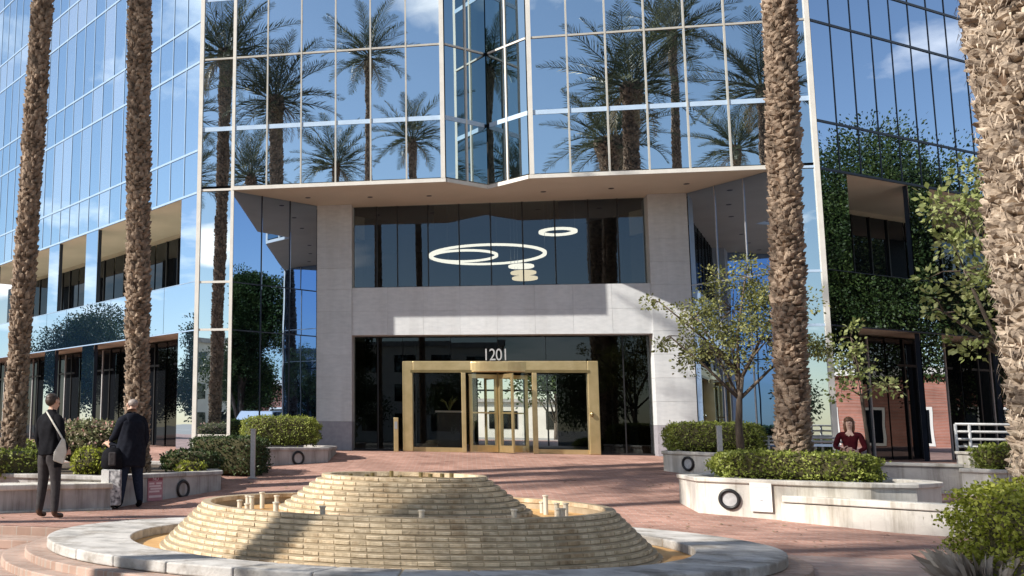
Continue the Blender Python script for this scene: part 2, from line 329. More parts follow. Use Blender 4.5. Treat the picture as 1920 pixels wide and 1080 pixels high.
# ------------------------------------------------------------------ mesh helpers
WL = {}
def setp(o, label=None, cat=None, group=None, kind=None):
    if label: o['label'] = label
    if cat: o['category'] = cat
    if group: o['group'] = group
    if kind: o['kind'] = kind
    return o
def thing(name, loc, label, cat, group=None):
    o = bpy.data.objects.new(name, None); COL.objects.link(o)
    o.location = loc; o.empty_display_size = 0.3
    WL[o] = Vector(loc)
    return setp(o, label, cat, group)
class MB:
    def __init__(s): s.v = []; s.f = []; s.mi = []; s.cur = 0
    def add(s, vs, fs):
        b = len(s.v); s.v += [tuple(p) for p in vs]
        for f in fs: s.f.append([i + b for i in f]); s.mi.append(s.cur)
        return s
    def box(s, x0, x1, y0, y1, z0, z1):
        return s.add([(x0, y0, z0), (x1, y0, z0), (x1, y1, z0), (x0, y1, z0), (x0, y0, z1), (x1, y0, z1), (x1, y1, z1), (x0, y1, z1)],
                     [(0, 3, 2, 1), (4, 5, 6, 7), (0, 1, 5, 4), (1, 2, 6, 5), (2, 3, 7, 6), (3, 0, 4, 7)])
    def prism(s, poly, z0, z1):
        n = len(poly)
        area = sum(poly[i][0] * poly[(i + 1) % n][1] - poly[(i + 1) % n][0] * poly[i][1] for i in range(n))
        if area < 0: poly = poly[::-1]
        vs = [(p[0], p[1], z0) for p in poly] + [(p[0], p[1], z1) for p in poly]
        fs = [tuple(range(n))[::-1], tuple(range(n, 2 * n))] + [(i, (i + 1) % n, (i + 1) % n + n, i + n) for i in range(n)]
        return s.add(vs, fs)
    def tube(s, pts, rad, n=8, cap=True):
        pts = [Vector(p) for p in pts]; k = len(pts)
        if not isinstance(rad, (list, tuple)): rad = [rad] * k
        vs = []; fs = []
        ref = Vector((0, 0, 1))
        for i, p in enumerate(pts):
            t = (pts[min(i + 1, k - 1)] - pts[max(i - 1, 0)]).normalized()
            a = t.cross(ref if abs(t.z) < 0.95 else Vector((1, 0, 0))).normalized(); b = t.cross(a)
            for j in range(n):
                q = 2 * math.pi * j / n
                vs.append(p + (a * math.cos(q) + b * math.sin(q)) * rad[i])
        for i in range(k - 1):
            for j in range(n):
                fs.append((i * n + j, i * n + (j + 1) % n, (i + 1) * n + (j + 1) % n, (i + 1) * n + j))
        if cap: fs += [tuple(range(n))[::-1], tuple(range((k - 1) * n, k * n))]
        return s.add(vs, fs)
    def ball(s, c, r, nu=10, nv=7):
        c = Vector(c); r = r if isinstance(r, (tuple, list)) else (r, r, r)
        vs = [(c.x, c.y, c.z - r[2])]
        for i in range(1, nv):
            a = math.pi * i / nv - math.pi / 2
            for j in range(nu):
                q = 2 * math.pi * j / nu
                vs.append((c.x + r[0] * math.cos(a) * math.cos(q), c.y + r[1] * math.cos(a) * math.sin(q), c.z + r[2] * math.sin(a)))
        vs.append((c.x, c.y, c.z + r[2])); L = len(vs) - 1
        fs = [(0, 1 + (j + 1) % nu, 1 + j) for j in range(nu)]
        for i in range(nv - 2):
            for j in range(nu):
                fs.append((1 + i * nu + j, 1 + i * nu + (j + 1) % nu, 1 + (i + 1) * nu + (j + 1) % nu, 1 + (i + 1) * nu + j))
        o = 1 + (nv - 2) * nu
        fs += [(o + j, o + (j + 1) % nu, L) for j in range(nu)]
        return s.add(vs, fs)
    def rings(s, loops, closed_top=True, closed_bottom=True):
        n = len(loops[0]); vs = [p for l in loops for p in l]; fs = []
        for i in range(len(loops) - 1):
            for j in range(n):
                fs.append((i * n + j, i * n + (j + 1) % n, (i + 1) * n + (j + 1) % n, (i + 1) * n + j))
        if closed_bottom: fs.append(tuple(range(n))[::-1])
        if closed_top: fs.append(tuple(range((len(loops) - 1) * n, len(loops) * n)))
        return s.add(vs, fs)
    def mesh(s, name, mats, smooth=False, origin=(0, 0, 0)):
        me = bpy.data.meshes.new(name); o = Vector(origin)
        me.from_pydata([tuple(Vector(p) - o) for p in s.v], [], s.f)
        for m in (mats if isinstance(mats, (list, tuple)) else [mats]): me.materials.append(M[m] if isinstance(m, str) else m)
        me.polygons.foreach_set('material_index', s.mi)
        if smooth: me.polygons.foreach_set('use_smooth', [True] * len(me.polygons))
        me.update(); return me
    def build(s, name, mats, parent=None, smooth=False, bevel=0.0, base=None):
        """verts are world coordinates; a parent keeps its own world origin, base sets the origin of a top-level mesh"""
        org = WL[parent] if parent else Vector(base or (0, 0, 0))
        me = s.mesh(name, mats, smooth, org)
        o = bpy.data.objects.new(name, me); COL.objects.link(o)
        if parent: o.parent = parent
        else: o.location = org
        WL[o] = org
        if bevel:
            b = o.modifiers.new('bevel', 'BEVEL'); b.width = bevel; b.segments = 2; b.limit_method = 'ANGLE'; b.angle_limit = R(40)
        return o
def link_mesh(name, me, parent=None, loc=(0, 0, 0), rot=(0, 0, 0), scale=(1, 1, 1)):
    """loc in the parent's local frame"""
    o = bpy.data.objects.new(name, me); COL.objects.link(o); o.parent = parent
    o.location = loc; o.rotation_euler = rot; o.scale = scale
    WL[o] = (WL[parent] if parent else Vector((0, 0, 0))) + Vector(loc)
    return o
class Frame:
    """vertical wall frame: s along the wall, n outwards, z up"""
    def __init__(s, p0, d, n):
        s.p = Vector((p0[0], p0[1])); s.d = Vector(d).normalized(); s.n = Vector(n).normalized(); s.ang = math.atan2(s.d.y, s.d.x)
    def P(s, a, n, z):
        q = s.p + s.d * a + s.n * n; return (q.x, q.y, z)
    def box(s, mb, s0, s1, n0, n1, z0, z1):
        vs = [s.P(a, n, z) for z in (z0, z1) for a, n in ((s0, n0), (s1, n0), (s1, n1), (s0, n1))]
        fl = s.d.x * s.n.y - s.d.y * s.n.x > 0
        fs = [(0, 3, 2, 1), (4, 5, 6, 7), (0, 1, 5, 4), (1, 2, 6, 5), (2, 3, 7, 6), (3, 0, 4, 7)]
        return mb.add(vs, fs if fl else [f[::-1] for f in fs])
BOXC = {}
def unit_box(w, t, h, mat):
    k = (round(w, 3), round(t, 3), round(h, 3), mat)
    if k not in BOXC:
        BOXC[k] = MB().box(-w / 2, w / 2, -t / 2, t / 2, -h / 2, h / 2).mesh('panel', mat)
    return BOXC[k]
def wall_piece(fr, name, s0, s1, n0, n1, z0, z1, mat, parent, tilt=0.0):
    me = unit_box(s1 - s0, n1 - n0, z1 - z0, mat)
    c = Vector(fr.P((s0 + s1) / 2, (n0 + n1) / 2, (z0 + z1) / 2)) - WL[parent]
    return link_mesh(name, me, parent, c, (random.gauss(0, tilt), 0, fr.ang + random.gauss(0, tilt)))

def gz(x, y):
    if y < 15.5: return 0.23
    if y > 25.8: return 0.95
    return 0.23 + (y - 15.5) / 10.3 * 0.72

# ================================================================== ground
FC = Vector((-0.72, 11.5)); FROT = R(10.0); FK = 0.79      # fountain centre, turn and oval ratio
def fell(r, a, z, k=None):
    k = k if k else FK
    x, y = r * math.cos(a), r * k * math.sin(a)
    return (FC.x + x * math.cos(FROT) - y * math.sin(FROT), FC.y + x * math.sin(FROT) + y * math.cos(FROT), z)
mb = MB(); mb.add([(-900, -900, -0.06), (900, -900, -0.06), (900, 900, -0.06), (-900, 900, -0.06)], [(0, 1, 2, 3)])
setp(mb.build('ground', 'far_ground'), kind='structure')
mb = MB()
ys = [12.3, 13, 14, 15.5, 18, 21, 24, 25.8, 30, 60]
xs = [-40 + 5 * i for i in range(21)]
for j in range(len(ys) - 1):
    for i in range(len(xs) - 1):
        mb.add([(xs[i], ys[j], gz(0, ys[j])), (xs[i + 1], ys[j], gz(0, ys[j])), (xs[i + 1], ys[j + 1], gz(0, ys[j + 1])), (xs[i], ys[j + 1], gz(0, ys[j + 1]))], [(0, 1, 2, 3)])
setp(mb.build('plaza_paving', 'paving'), kind='structure')
mb = MB(); mb.add([(-40, -3, 0.0), (60, -3, 0.0), (60, 12.3, 0.0), (-40, 12.3, 0.0)], [(0, 1, 2, 3)])
mb.add([(2.2, 12.3, 0.23), (2.2, 6.5, 0.008), (60, 6.5, 0.008), (60, 12.3, 0.23)], [(0, 1, 2, 3)])
mb.add([(2.2, 12.3, 0.0), (2.2, 6.5, 0.0), (2.2, 6.5, 0.008), (2.2, 12.3, 0.23)], [(0, 1, 2, 3)])
setp(mb.build('lower_paving', 'paving_low'), kind='structure')
mb = MB()
mb.box(-40, -0.5, 12.28, 12.6, 0.0, 0.226); mb.box(-40, -0.5, 11.72, 12.282, 0.0, 0.115)
setp(mb.build('terrace_steps', 'paving_step', bevel=0.012), kind='structure')
mb = MB(); mb.box(-300, 300, -30, -18, -0.05, -0.03)
setp(mb.build('street', 'asphalt'), kind='structure')
mb = MB(); mb.box(13, 60, 19.0, 24.5, 0.0, 0.36)
mb = MB(); mb.box(-300, 300, -17.9, -16.0, -0.05, 0.08)
setp(mb.build('pavement', 'concrete_gray'), kind='structure')

# ================================================================== office building
ZF, ZS, ZT = 0.95, 7.87, 22.9
VF = 24.85
B = thing('office_building', (0.63, 26.0, ZF), 'mirror glass office tower with a stone framed recessed entrance', 'building')
FR = Frame((0, VF), (1, 0), (0, -1))
LWF = Frame((-7.05, 24.92), (-0.726, 0.687), (-0.687, -0.726))
RWF = Frame((8.31, 24.88), (0.802, 0.597), (0.597, -0.802))
ZL = [ZS + 0.1, 9.60, 11.60, 13.35, 15.35, 17.10, 19.10, 20.85, 22.9]
sL = [-7.0 + 0.93 * i for i in range(8)]
sR = [1.72 + 0.935 * i for i in range(8)]
def pane(fr, s0, s1, z0, z1, mat, name='glass_pane', n0=-0.02, tilt=0.0006):
    return wall_piece(fr, name, s0, s1, n0, n0 + 0.02, z0, z1, mat, B, tilt)
def mullion(fr, s, z0, z1, w, n1, mat, name='mullion', n0=-0.015):
    return wall_piece(fr, name, s - w / 2, s + w / 2, n0, n1, z0, z1, mat, B)
def transom(fr, s0, s1, z0, z1, n1, mat, name='transom', n0=-0.015):
    return wall_piece(fr, name, s0, s1, n0, n1, z0, z1, mat, B)
for ss in (sL, sR):
    for j in range(len(ZL) - 1):
        for i in range(7):
            pane(FR, ss[i] + 0.012, ss[i + 1] - 0.012, ZL[j] + (0.065 if j % 2 else 0.03), ZL[j + 1] - (0.03 if j % 2 else 0.065), 'glass_front')
    for i in range(8):
        edge = (ss is sL and i in (0,)) or (ss is sR and i == 7)
        wide = edge or (ss is sL and i == 7) or (ss is sR and i == 0)
        z0 = ZF if (edge or (ss is sL and i == 1) or (ss is sR and i == 6)) else ZS + 0.1
        mullion(FR, ss[i], z0, ZT, 0.11 if wide else (0.085 if z0 == ZF else 0.04), 0.05 if wide else 0.035, 'trim_white' if (wide or z0 == ZF) else 'trim_beige')
    for j in range(1, len(ZL) - 1):
        if j % 2: transom(FR, ss[0], ss[-1], ZL[j] - 0.06, ZL[j] + 0.06, 0.012, 'trim_blue')
        else: transom(FR, ss[0], ss[-1], ZL[j] - 0.025, ZL[j] + 0.025, 0.028, 'trim_beige')
# V notch between the two halves of the front
APX = (0.66, 25.80)
NL = Frame((sL[-1] + 0.06, VF), (APX[0] - sL[-1] - 0.06, APX[1] - VF), (APX[1] - VF, -(APX[0] - sL[-1] - 0.06)))
NR = Frame((sR[0] - 0.06, VF), (APX[0] - sR[0] + 0.06, APX[1] - VF), (-(APX[1] - VF), APX[0] - sR[0] + 0.06))
for nf, p in ((NL, (sL[-1] + 0.06, VF)), (NR, (sR[0] - 0.06, VF))):
    LN = (Vector(APX) - Vector(p)).length
    for j in range(len(ZL) - 1):
        for a, b in ((0.03, LN / 2 - 0.01), (LN / 2 + 0.01, LN - 0.02)):
            pane(nf, a, b, ZL[j] + 0.04, ZL[j + 1] - 0.04, 'glass_notch')
    mullion(nf, LN / 2, ZS + 0.1, ZT, 0.05, 0.03, 'trim_white')
    for j in range(1, len(ZL) - 1):
        if j % 2: transom(nf, 0.02, LN * 0.93, ZL[j] - 0.06, ZL[j] + 0.06, 0.012, 'trim_blue')
        else: transom(nf, 0.02, LN * 0.93, ZL[j] - 0.025, ZL[j] + 0.025, 0.028, 'trim_white')
    transom(nf, 0.02, LN - 0.03, ZS + 0.002, ZS + 0.1, 0.035, 'trim_white', 'fascia')
transom(FR, sL[1], sL[-1] + 0.065, ZS, ZS + 0.1, 0.045, 'trim_white', 'fascia')
transom(FR, sR[0] - 0.065, sR[6], ZS, ZS + 0.1, 0.045, 'trim_white', 'fascia')
# narrow glass strips that run down to the ground at both corners, and the splayed glass beside the columns
SPL = Frame((sL[1], VF + 0.03), (-4.08 - sL[1], 27.0 - VF), (27.0 - VF, 4.08 + sL[1]))
SPR = Frame((sR[6], VF + 0.03), (5.80 - sR[6], 27.0 - VF), (-(27.0 - VF), 5.80 - sR[6]))
ROWZ = [ZF + 0.02, 1.32, 4.10, 5.38, ZS]
for fr, a, b, g in ((FR, sL[0], sL[1], 'glass_front'), (FR, sR[6], sR[7], 'glass_front')):
    for j in range(4):
        pane(fr, a + 0.04, b - 0.04, ROWZ[j] + 0.02, ROWZ[j + 1] - 0.02, g)
    for z in ROWZ[:4] + [ZS + 0.03]:
        transom(fr, a, b, z - 0.03, z + 0.03, 0.02, 'trim_white' if a < 0 else 'trim_blue')
for fr, p, q in ((SPL, (sL[1], VF + 0.03), (-4.08, 27.0)), (SPR, (sR[6], VF + 0.03), (5.80, 27.0))):
    LN = (Vector(q) - Vector(p)).length
    for i in range(3):
        for j in range(4):
            pane(fr, LN * i / 3 + 0.03, LN * (i + 1) / 3 - 0.012, ROWZ[j] + 0.012, ROWZ[j + 1] - 0.012, 'glass_splay')
        if i:
            mullion(fr, LN * i / 3, ZF, ZS - 0.01, 0.03, 0.015, 'trim_dark' if fr is SPL else 'steel')
    for z in ROWZ[:4]:
        transom(fr, 0.03, LN, z - 0.015, z + 0.015, 0.012, 'trim_dark' if fr is SPL else 'steel')
# wings
LSP, LSV = 0.0, 0.0
WZ = [ZS, 9.06, 11.60, 12.80, 15.35, 16.55, 19.10, 20.30, 22.9]
def wing(fr, n_bays, bay, gm, tm, first, period, pillar, n_open, dark_mull):
    total = n_bays * bay
    for j in range(len(WZ) - 1):
        for i in range(n_bays):
            sp = j % 2 == 0
            pane(fr, i * bay + 0.06 * (i == 0) + 0.012, (i + 1) * bay - 0.012, WZ[j] + 0.03, WZ[j + 1] - 0.03, gm, 'spandrel_panel' if sp else 'glass_pane', tilt=0.0009)
        transom(fr, 0.05, total, WZ[j] - 0.03, WZ[j] + 0.03, 0.02, tm)
    for i in range(1, n_bays + 1):
        mullion(fr, i * bay, ZS, ZT, 0.028 if not dark_mull else 0.022, 0.015, tm)
    # lower two storeys: glass band and glass faced piers around open bays
    transom(fr, 0.05, total, 4.085, 4.115, 0.012, tm)
    transom(fr, 0.05, total, 5.415, 5.43, 0.008, tm)
    k = int(total / (bay * 2))
    for i in range(k):
        pane(fr, 0.06 + i * total / k, 0.06 + (i + 1) * total / k - 0.02, 4.12, 5.41, gm if dark_mull else 'glass_band', 'spandrel_panel')
    s = 0.0; w = first
    for q in range(n_open + 1):
        g2 = gm if dark_mull else 'glass_band'
        if s > total - 0.3: break
        for z0, z1 in ((ZF, 4.08), (5.435, ZS - 0.035)):
            pane(fr, max(s, 0.06), s + w, z0, z1, g2, 'pier_glass')
            wall_piece(fr, 'pier', max(s, 0.06) + 0.01, s + w - 0.01, -0.14, -0.03, z0, z1, 'trim_dark', B)
        o0, o1 = s + w, min(s + period if q else s + first + period - pillar, total)
        # inside the open bay: set back dark window wall with thin frames
        for z0, z1, nb in ((ZF, 4.07, -1.2), (5.44, ZS - 0.2, -2.4)):
            pane(fr, o0 - 0.4, o1 + 0.4, z0, z1, 'glass_dark', 'window', n0=nb)
            m_ = 4 if z0 < 2 else 3
            for t in range(m_):
                mullion(fr, o0 + (o1 - o0) * (t + 0.5) / m_, z0, z1, 0.05, nb + 0.06, 'galvanised' if z0 < 2 and t % 2 else 'black_metal', n0=nb + 0.02)
            if z0 < 2: transom(fr, o0, o1, 3.35, 3.41, nb + 0.05, 'black_metal', n0=nb + 0.021)
        s = o1; w = pillar
    mb = MB(); fr.box(mb, 0.06, total, -6.0, -0.04, 4.13, 5.40); mb.build('floor_slab', 'soffit', B)
    mb = MB(); fr.box(mb, 0.06, total, -6.0, -0.03, ZS - 0.03, ZS + 0.1); mb.build('soffit', 'soffit', B)
    mb = MB(); fr.box(mb, 0.06, total, -6.0, -2.45, ZS - 0.6, ZS - 0.035); mb.build('bulkhead', 'soffit', B)
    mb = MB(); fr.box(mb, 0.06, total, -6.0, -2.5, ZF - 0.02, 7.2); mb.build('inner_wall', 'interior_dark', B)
    mb = MB(); fr.box(mb, 0.1, total, -9.0, -0.06, ZS + 0.12, ZT); mb.build('wing_core', 'trim_dark', B)
wing(LWF, 26, 0.79, 'glass_left', 'trim_wing', 0.9, 3.15, 0.9, 7, False)
wing(RWF, 15, 0.79, 'glass_right', 'trim_dark', 1.02, 3.2, 0.86, 4, True)
# tower mass behind the front glass
mb = MB(); mb.prism([(-6.95, 24.93), (sL[-1] + 0.1, 24.93), (0.66, 25.92), (sR[0] - 0.1, 24.93), (8.2, 24.93), (14, 34), (14, 46), (-14, 46), (-14, 34)], 9.2, ZT)
mb.build('tower_core', 'trim_dark', B)
# soffit over the entrance, with recessed downlights
mb = MB(); mb.prism([(sL[1], VF + 0.01), (sL[-1] + 0.06, VF + 0.01), (APX[0], APX[1] + 0.0), (sR[0] - 0.06, VF + 0.01), (sR[6], VF + 0.01), (6.6, 26.0), (5.9, 27.5), (-4.2, 27.5), (-5.3, 26.0)], ZS - 0.003, ZS + 0.09)
sf = mb.build('soffit', 'soffit', B)
for x, y in ((-4.2, 26.0), (-2.5, 26.2), (-0.9, 26.3), (2.1, 26.3), (3.8, 26.2), (5.6, 26.0)):
    mb = MB(); mb.tube([(x, y, ZS - 0.006), (x, y, ZS + 0.02)], 0.075, 14); mb.build('downlight', 'black_metal', sf)
# stone columns, panel by panel
def column(x0, x1):
    mb = MB(); mb.box(x0 + 0.012, x1 - 0.012, 27.012, 27.9, ZF - 0.1, ZS - 0.004)
    c = mb.build('column', 'stone_joint', B)
    z = ZF
    hs = [0.79] + [(ZS - ZF - 0.79) / 10] * 10
    for k, h in enumerate(hs):
        z1 = z + h
        me = unit_box(x1 - x0, 0.9, h - 0.006, 'stone_dark' if k == 0 else 'stone')
        link_mesh('stone_panel', me, c, Vector(((x0 + x1) / 2, 27.45 + random.uniform(-0.002, 0.002), (z + z1) / 2 - 0.004 * (k == 10))) - WL[c])
        z = z1
column(-4.09, -3.10)
column(4.82, 5.80)
mb = MB(); mb.box(-3.1, 4.82, 27.06, 27.55, 4.14, 5.46)
lint = mb.build('lintel', 'stone_joint', B)
for i in range(8):
    w = 7.92 / 8
    for z0, z1 in ((4.13, 4.80), (4.80, 5.47)):
        link_mesh('stone_panel', unit_box(w - 0.005, 0.52, z1 - z0 - 0.005, 'stone'), lint, Vector((-3.1 + w * (i + 0.5), 27.31 + random.uniform(-0.0015, 0.0015), (z0 + z1) / 2)) - WL[lint])
# upper lobby glazing
gx = [-3.08, -2.42, -1.84, -0.98, -0.12, 0.74, 1.60, 2.46, 3.34, 4.10, 4.80]
UG = Frame((0, 27.38), (1, 0), (0, -1))
for i in range(len(gx) - 1):
    pane(UG, gx[i] + 0.008, gx[i + 1] - 0.008, 5.50, ZS - 0.01, 'glass_lobby', 'lobby_pane')
    if i: mullion(UG, gx[i], 5.48, ZS - 0.006, 0.035, 0.02, 'black_metal')
transom(UG, -3.09, 4.81, 5.471, 5.52, 0.03, 'black_metal')
# lower dark glazing either side of and above the door frame
LG = Frame((0, 27.50), (1, 0), (0, -1))
for a, b in ((-3.08, -2.42), (-2.42, -1.72)):
    pane(LG, a + 0.006, b - 0.006, ZF + 0.05, 4.12, 'glass_entry', 'lobby_pane')
for a, b in ((3.44, 4.12), (4.12, 4.80)):
    pane(LG, a + 0.006, b - 0.006, ZF + 0.05, 4.12, 'glass_entry', 'lobby_pane')
for a, b in ((-1.72, -0.4), (-0.4, 0.86), (0.86, 2.14), (2.14, 3.44)):
    pane(LG, a + 0.006, b - 0.006, 3.44, 4.12, 'glass_entry', 'lobby_pane')
for x in (-2.42, 4.12): mullion(LG, x, ZF, 4.12, 0.03, 0.02, 'black_metal')
transom(LG, -3.09, -1.72, ZF, ZF + 0.05, 0.03, 'black_metal'); transom(LG, 3.44, 4.81, ZF, ZF + 0.05, 0.03, 'black_metal')
# brass entrance frame with revolving door
EN = MB(); EN.box(-1.72, -1.44, 27.18, 27.52, ZF, 3.42); EN.box(3.16, 3.44, 27.18, 27.52, ZF, 3.42); EN.box(-1.44, 3.16, 27.18, 27.52, 3.16, 3.42)
ent = EN.build('entrance_frame', 'brass', B, bevel=0.02)
mb = MB(); mb.box(-1.50, 3.22, 27.165, 27.19, 3.10, 3.17); mb.build('frame_lip', 'brass_dark', ent)
DC = (0.86, 27.45); DR = 0.93
def arc(a0, a1, n): return [a0 + (a1 - a0) * i / n for i in range(n + 1)]
mb = MB()
outer = [(DC[0] + (DR + 0.05) * math.cos(a), DC[1] + (DR + 0.05) * math.sin(a) * 0.42) for a in arc(-math.pi, 0, 24)]
mb.prism(outer, 3.12, 3.395); mb.build('door_canopy', 'brass', ent, bevel=0.015)
for a in (-math.pi * 0.985, -math.pi * 0.015):
    mb = MB(); x, y = DC[0] + DR * math.cos(a), DC[1] + DR * math.sin(a); mb.box(x - 0.06, x + 0.06, 27.02, 27.32, ZF, 3.09); mb.build('door_post', 'brass', ent, bevel=0.01)
for a0, a1 in ((-math.pi * 0.97, -math.pi * 0.72), (-math.pi * 0.28, -math.pi * 0.03)):
    mb = MB(); pts = [(DC[0] + DR * math.cos(a), DC[1] + DR * math.sin(a) * 0.6) for a in arc(a0, a1, 8)]
    pin = [(DC[0] + (DR - 0.015) * math.cos(a), DC[1] + (DR - 0.015) * math.sin(a) * 0.6) for a in arc(a1, a0, 8)]
    mb.prism(pts + pin, ZF + 0.02, 3.09); mb.build('curved_glass', 'glass_door', ent)
mb = MB(); mb.tube([(DC[0], DC[1], ZF), (DC[0], DC[1], 3.1)], 0.035, 10); hub = mb.build('door_shaft', 'brass_dark', ent)
for k in range(4):
    a = R(24 + 90 * k); fr = Frame(DC, (math.cos(a), math.sin(a)), (-math.sin(a), math.cos(a)))
    mb = MB(); L0, L1 = 0.04, 0.86
    fr.box(mb, L0, L0 + 0.08, -0.022, 0.022, ZF + 0.02, 3.06); fr.box(mb, L1 - 0.09, L1, -0.022, 0.022, ZF + 0.02, 3.06)
    fr.box(mb, L0 + 0.08, L1 - 0.09, -0.022, 0.022, ZF + 0.02, ZF + 0.2); fr.box(mb, L0 + 0.08, L1 - 0.09, -0.022, 0.022, 2.95, 3.06)
    lf = mb.build('door_leaf', 'brass', ent)
    mb = MB(); fr.box(mb, L0 + 0.08, L1 - 0.09, -0.005, 0.005, ZF + 0.2, 2.95); mb.build('leaf_glass', 'glass_door', ent)
    mb = MB(); fr.box(mb, L0 + 0.08, L1 - 0.09, 0.03, 0.05, 2.0, 2.04); mb.build('push_bar', 'brass', ent)
for x0, x1 in ((-1.44, -0.02), (1.76, 3.16)):
    mb = MB(); mb.box(x0, x1, 27.40, 27.415, ZF + 0.12, 3.14); mb.build('side_glass', 'glass_door', ent)
    mb = MB(); mb.box(x0, x1, 27.37, 27.44, ZF, ZF + 0.12); mb.build('kick_rail', 'brass', ent)
mb = MB(); mb.ball((3.24, 27.14, 2.0), (0.05, 0.05, 0.07)); mb.build('lock_knob', 'brass_dark', ent)
# house number
def text_mesh(body, size, extrude, mat, align='CENTER'):
    cu = bpy.data.curves.new('text', 'FONT'); cu.body = body; cu.size = size; cu.extrude = extrude; cu.align_x = align; cu.space_character = 0.92
    t = bpy.data.objects.new('text', cu); COL.objects.link(t)
    bpy.context.view_layer.update()
    me = bpy.data.meshes.new_from_object(t.evaluated_get(bpy.context.evaluated_depsgraph_get()))
    bpy.data.objects.remove(t); me.materials.clear(); me.materials.append(M[mat]); me.name = body
    return me
nb = link_mesh('house_number', text_mesh('1201', 0.46, 0.012, 'galvanised'), B, Vector((0.80, 27.17, 3.435)) - WL[B], (R(90), 0, 0), (0.80, 1, 1))
# lobby
mb = MB(); mb.box(-4.1, 5.8, 27.15, 41, ZF - 0.25, ZF - 0.004); mb.build('lobby_floor', 'interior_floor', B)
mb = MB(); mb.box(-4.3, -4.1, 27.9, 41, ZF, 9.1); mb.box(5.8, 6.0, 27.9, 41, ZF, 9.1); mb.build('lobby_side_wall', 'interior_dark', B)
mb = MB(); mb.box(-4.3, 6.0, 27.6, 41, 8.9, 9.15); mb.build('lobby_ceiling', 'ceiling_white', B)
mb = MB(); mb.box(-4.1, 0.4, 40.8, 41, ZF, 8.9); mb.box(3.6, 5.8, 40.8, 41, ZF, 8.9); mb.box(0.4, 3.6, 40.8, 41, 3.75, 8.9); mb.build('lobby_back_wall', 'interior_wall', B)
mb = MB(); mb.box(-4.1, 5.8, 31.5, 40.8, 4.6, 5.2); mb.build('mezzanine', 'interior_dark', B)
mb = MB()
for x in (0.4, 1.35, 2.25, 3.15, 3.54): mb.box(x, x + 0.06, 40.7, 40.79, ZF, 3.75)
mb.box(0.4, 3.6, 40.71, 40.78, 3.1, 3.17); mb.build('rear_door_frame', 'black_metal', B)
for x in (-3.3, -2.1, 4.6): 
    mb = MB(); mb.box(x, x + 0.45, 33, 33.45, ZF, 8.9); mb.build('lobby_pillar', 'interior_wall', B)

def ring_lamp(cx, cy_, cz, r, w, tilt, label):
    t = thing('ring_lamp', (cx, cy_, cz), label, 'pendant lamp', 'ring pendants in the lobby')
    mb = MB(); n = 48
    lo = []
    for rr, z in ((r, -0.03), (r, 0.03), (r - w, 0.03), (r - w, -0.03)):
        lo.append([(cx + rr * math.cos(2 * math.pi * i / n), cy_ + rr * math.sin(2 * math.pi * i / n), cz + z + tilt * math.cos(2 * math.pi * i / n)) for i in range(n)])
    mb.rings(lo + [lo[0]], False, False); mb.build('glowing_ring', 'lamp_glow', t)
    for k in range(3):
        a = 2 * math.pi * k / 3; x, y = cx + (r - w / 2) * math.cos(a), cy_ + (r - w / 2) * math.sin(a)
        mb = MB(); mb.tube([(x, y, cz + 0.03 + tilt * math.cos(a)), (x, y, 8.9)], 0.006, 5); mb.build('hanging_wire', 'steel', t)
ring_lamp(0.70, 30.5, 6.93, 1.78, 0.10, 0.0, 'largest glowing ring lamp hanging in the lobby behind the upper window')
ring_lamp(0.0, 30.9, 6.98, 1.05, 0.085, 0.0, 'mid sized ring lamp hanging inside the largest ring in the lobby')
ring_lamp(2.83, 30.5, 7.60, 0.57, 0.15, 0.0, 'smallest glowing ring lamp, hanging high on the right in the lobby')
for k, (x, z, mt) in enumerate(((1.70, 6.50, 'lamp_glow'), (1.76, 6.30, 'lamp_glow_warm'), (1.80, 6.13, 'lamp_glow_warm'))):
    t = thing('disc_lamp', (x, 30.2, z), ('top', 'middle', 'bottom')[k] + ' one of three stacked glowing bar lamps below the ring lamps', 'pendant lamp', 'stacked lamps in the lobby')
    mb = MB(); mb.prism([(x + 0.38 * math.cos(2 * math.pi * i / 28), 30.2 + 0.38 * math.sin(2 * math.pi * i / 28)) for i in range(28)], z - 0.035, z + 0.035)
    mb.build('glowing_disc', mt, t, bevel=0.02)
    mb = MB(); mb.tube([(x - 0.30 + 0.05 * k, 30.2, z + 0.03), (x - 0.30 + 0.05 * k, 30.2, 8.9)], 0.006, 5); mb.build('hanging_wire', 'steel', t)
t = thing('reception_desk', (-0.45, 29.5, ZF), 'dark reception stand with a plant inside the lobby left of the revolving door', 'desk')
mb = MB(); mb.box(-0.85, -0.1, 29.2, 29.8, ZF, 2.05); mb.build('body', 'interior_wall', t)
mb = MB(); mb.box(-0.9, -0.05, 29.15, 29.85, 2.05, 2.1); mb.build('top', 'plaster', t)
mb = MB()
for k in range(14):
    a = random.uniform(0, 6.28); mb.tube([(-0.5, 29.5, 2.1), (-0.5 + 0.12 * math.cos(a), 29.5 + 0.12 * math.sin(a), 2.35), (-0.5 + 0.26 * math.cos(a), 29.5 + 0.26 * math.sin(a), 2.4 + random.random() * 0.15)], [0.01, 0.02, 0.003], 4)
mb.build('plant_leaves', 'leaf_olive', t)
t = thing('card_reader_post', (-1.86, 26.6, ZF), 'short brass push button post left of the brass entrance frame', 'post')
mb = MB(); mb.box(-1.92, -1.80, 26.55, 26.66, ZF, 1.86); mb.build('post', 'brass', t, bevel=0.01)
mb = MB(); mb.box(-1.90, -1.82, 26.535, 26.552, 1.55, 1.75); mb.build('button_plate', 'steel', t)
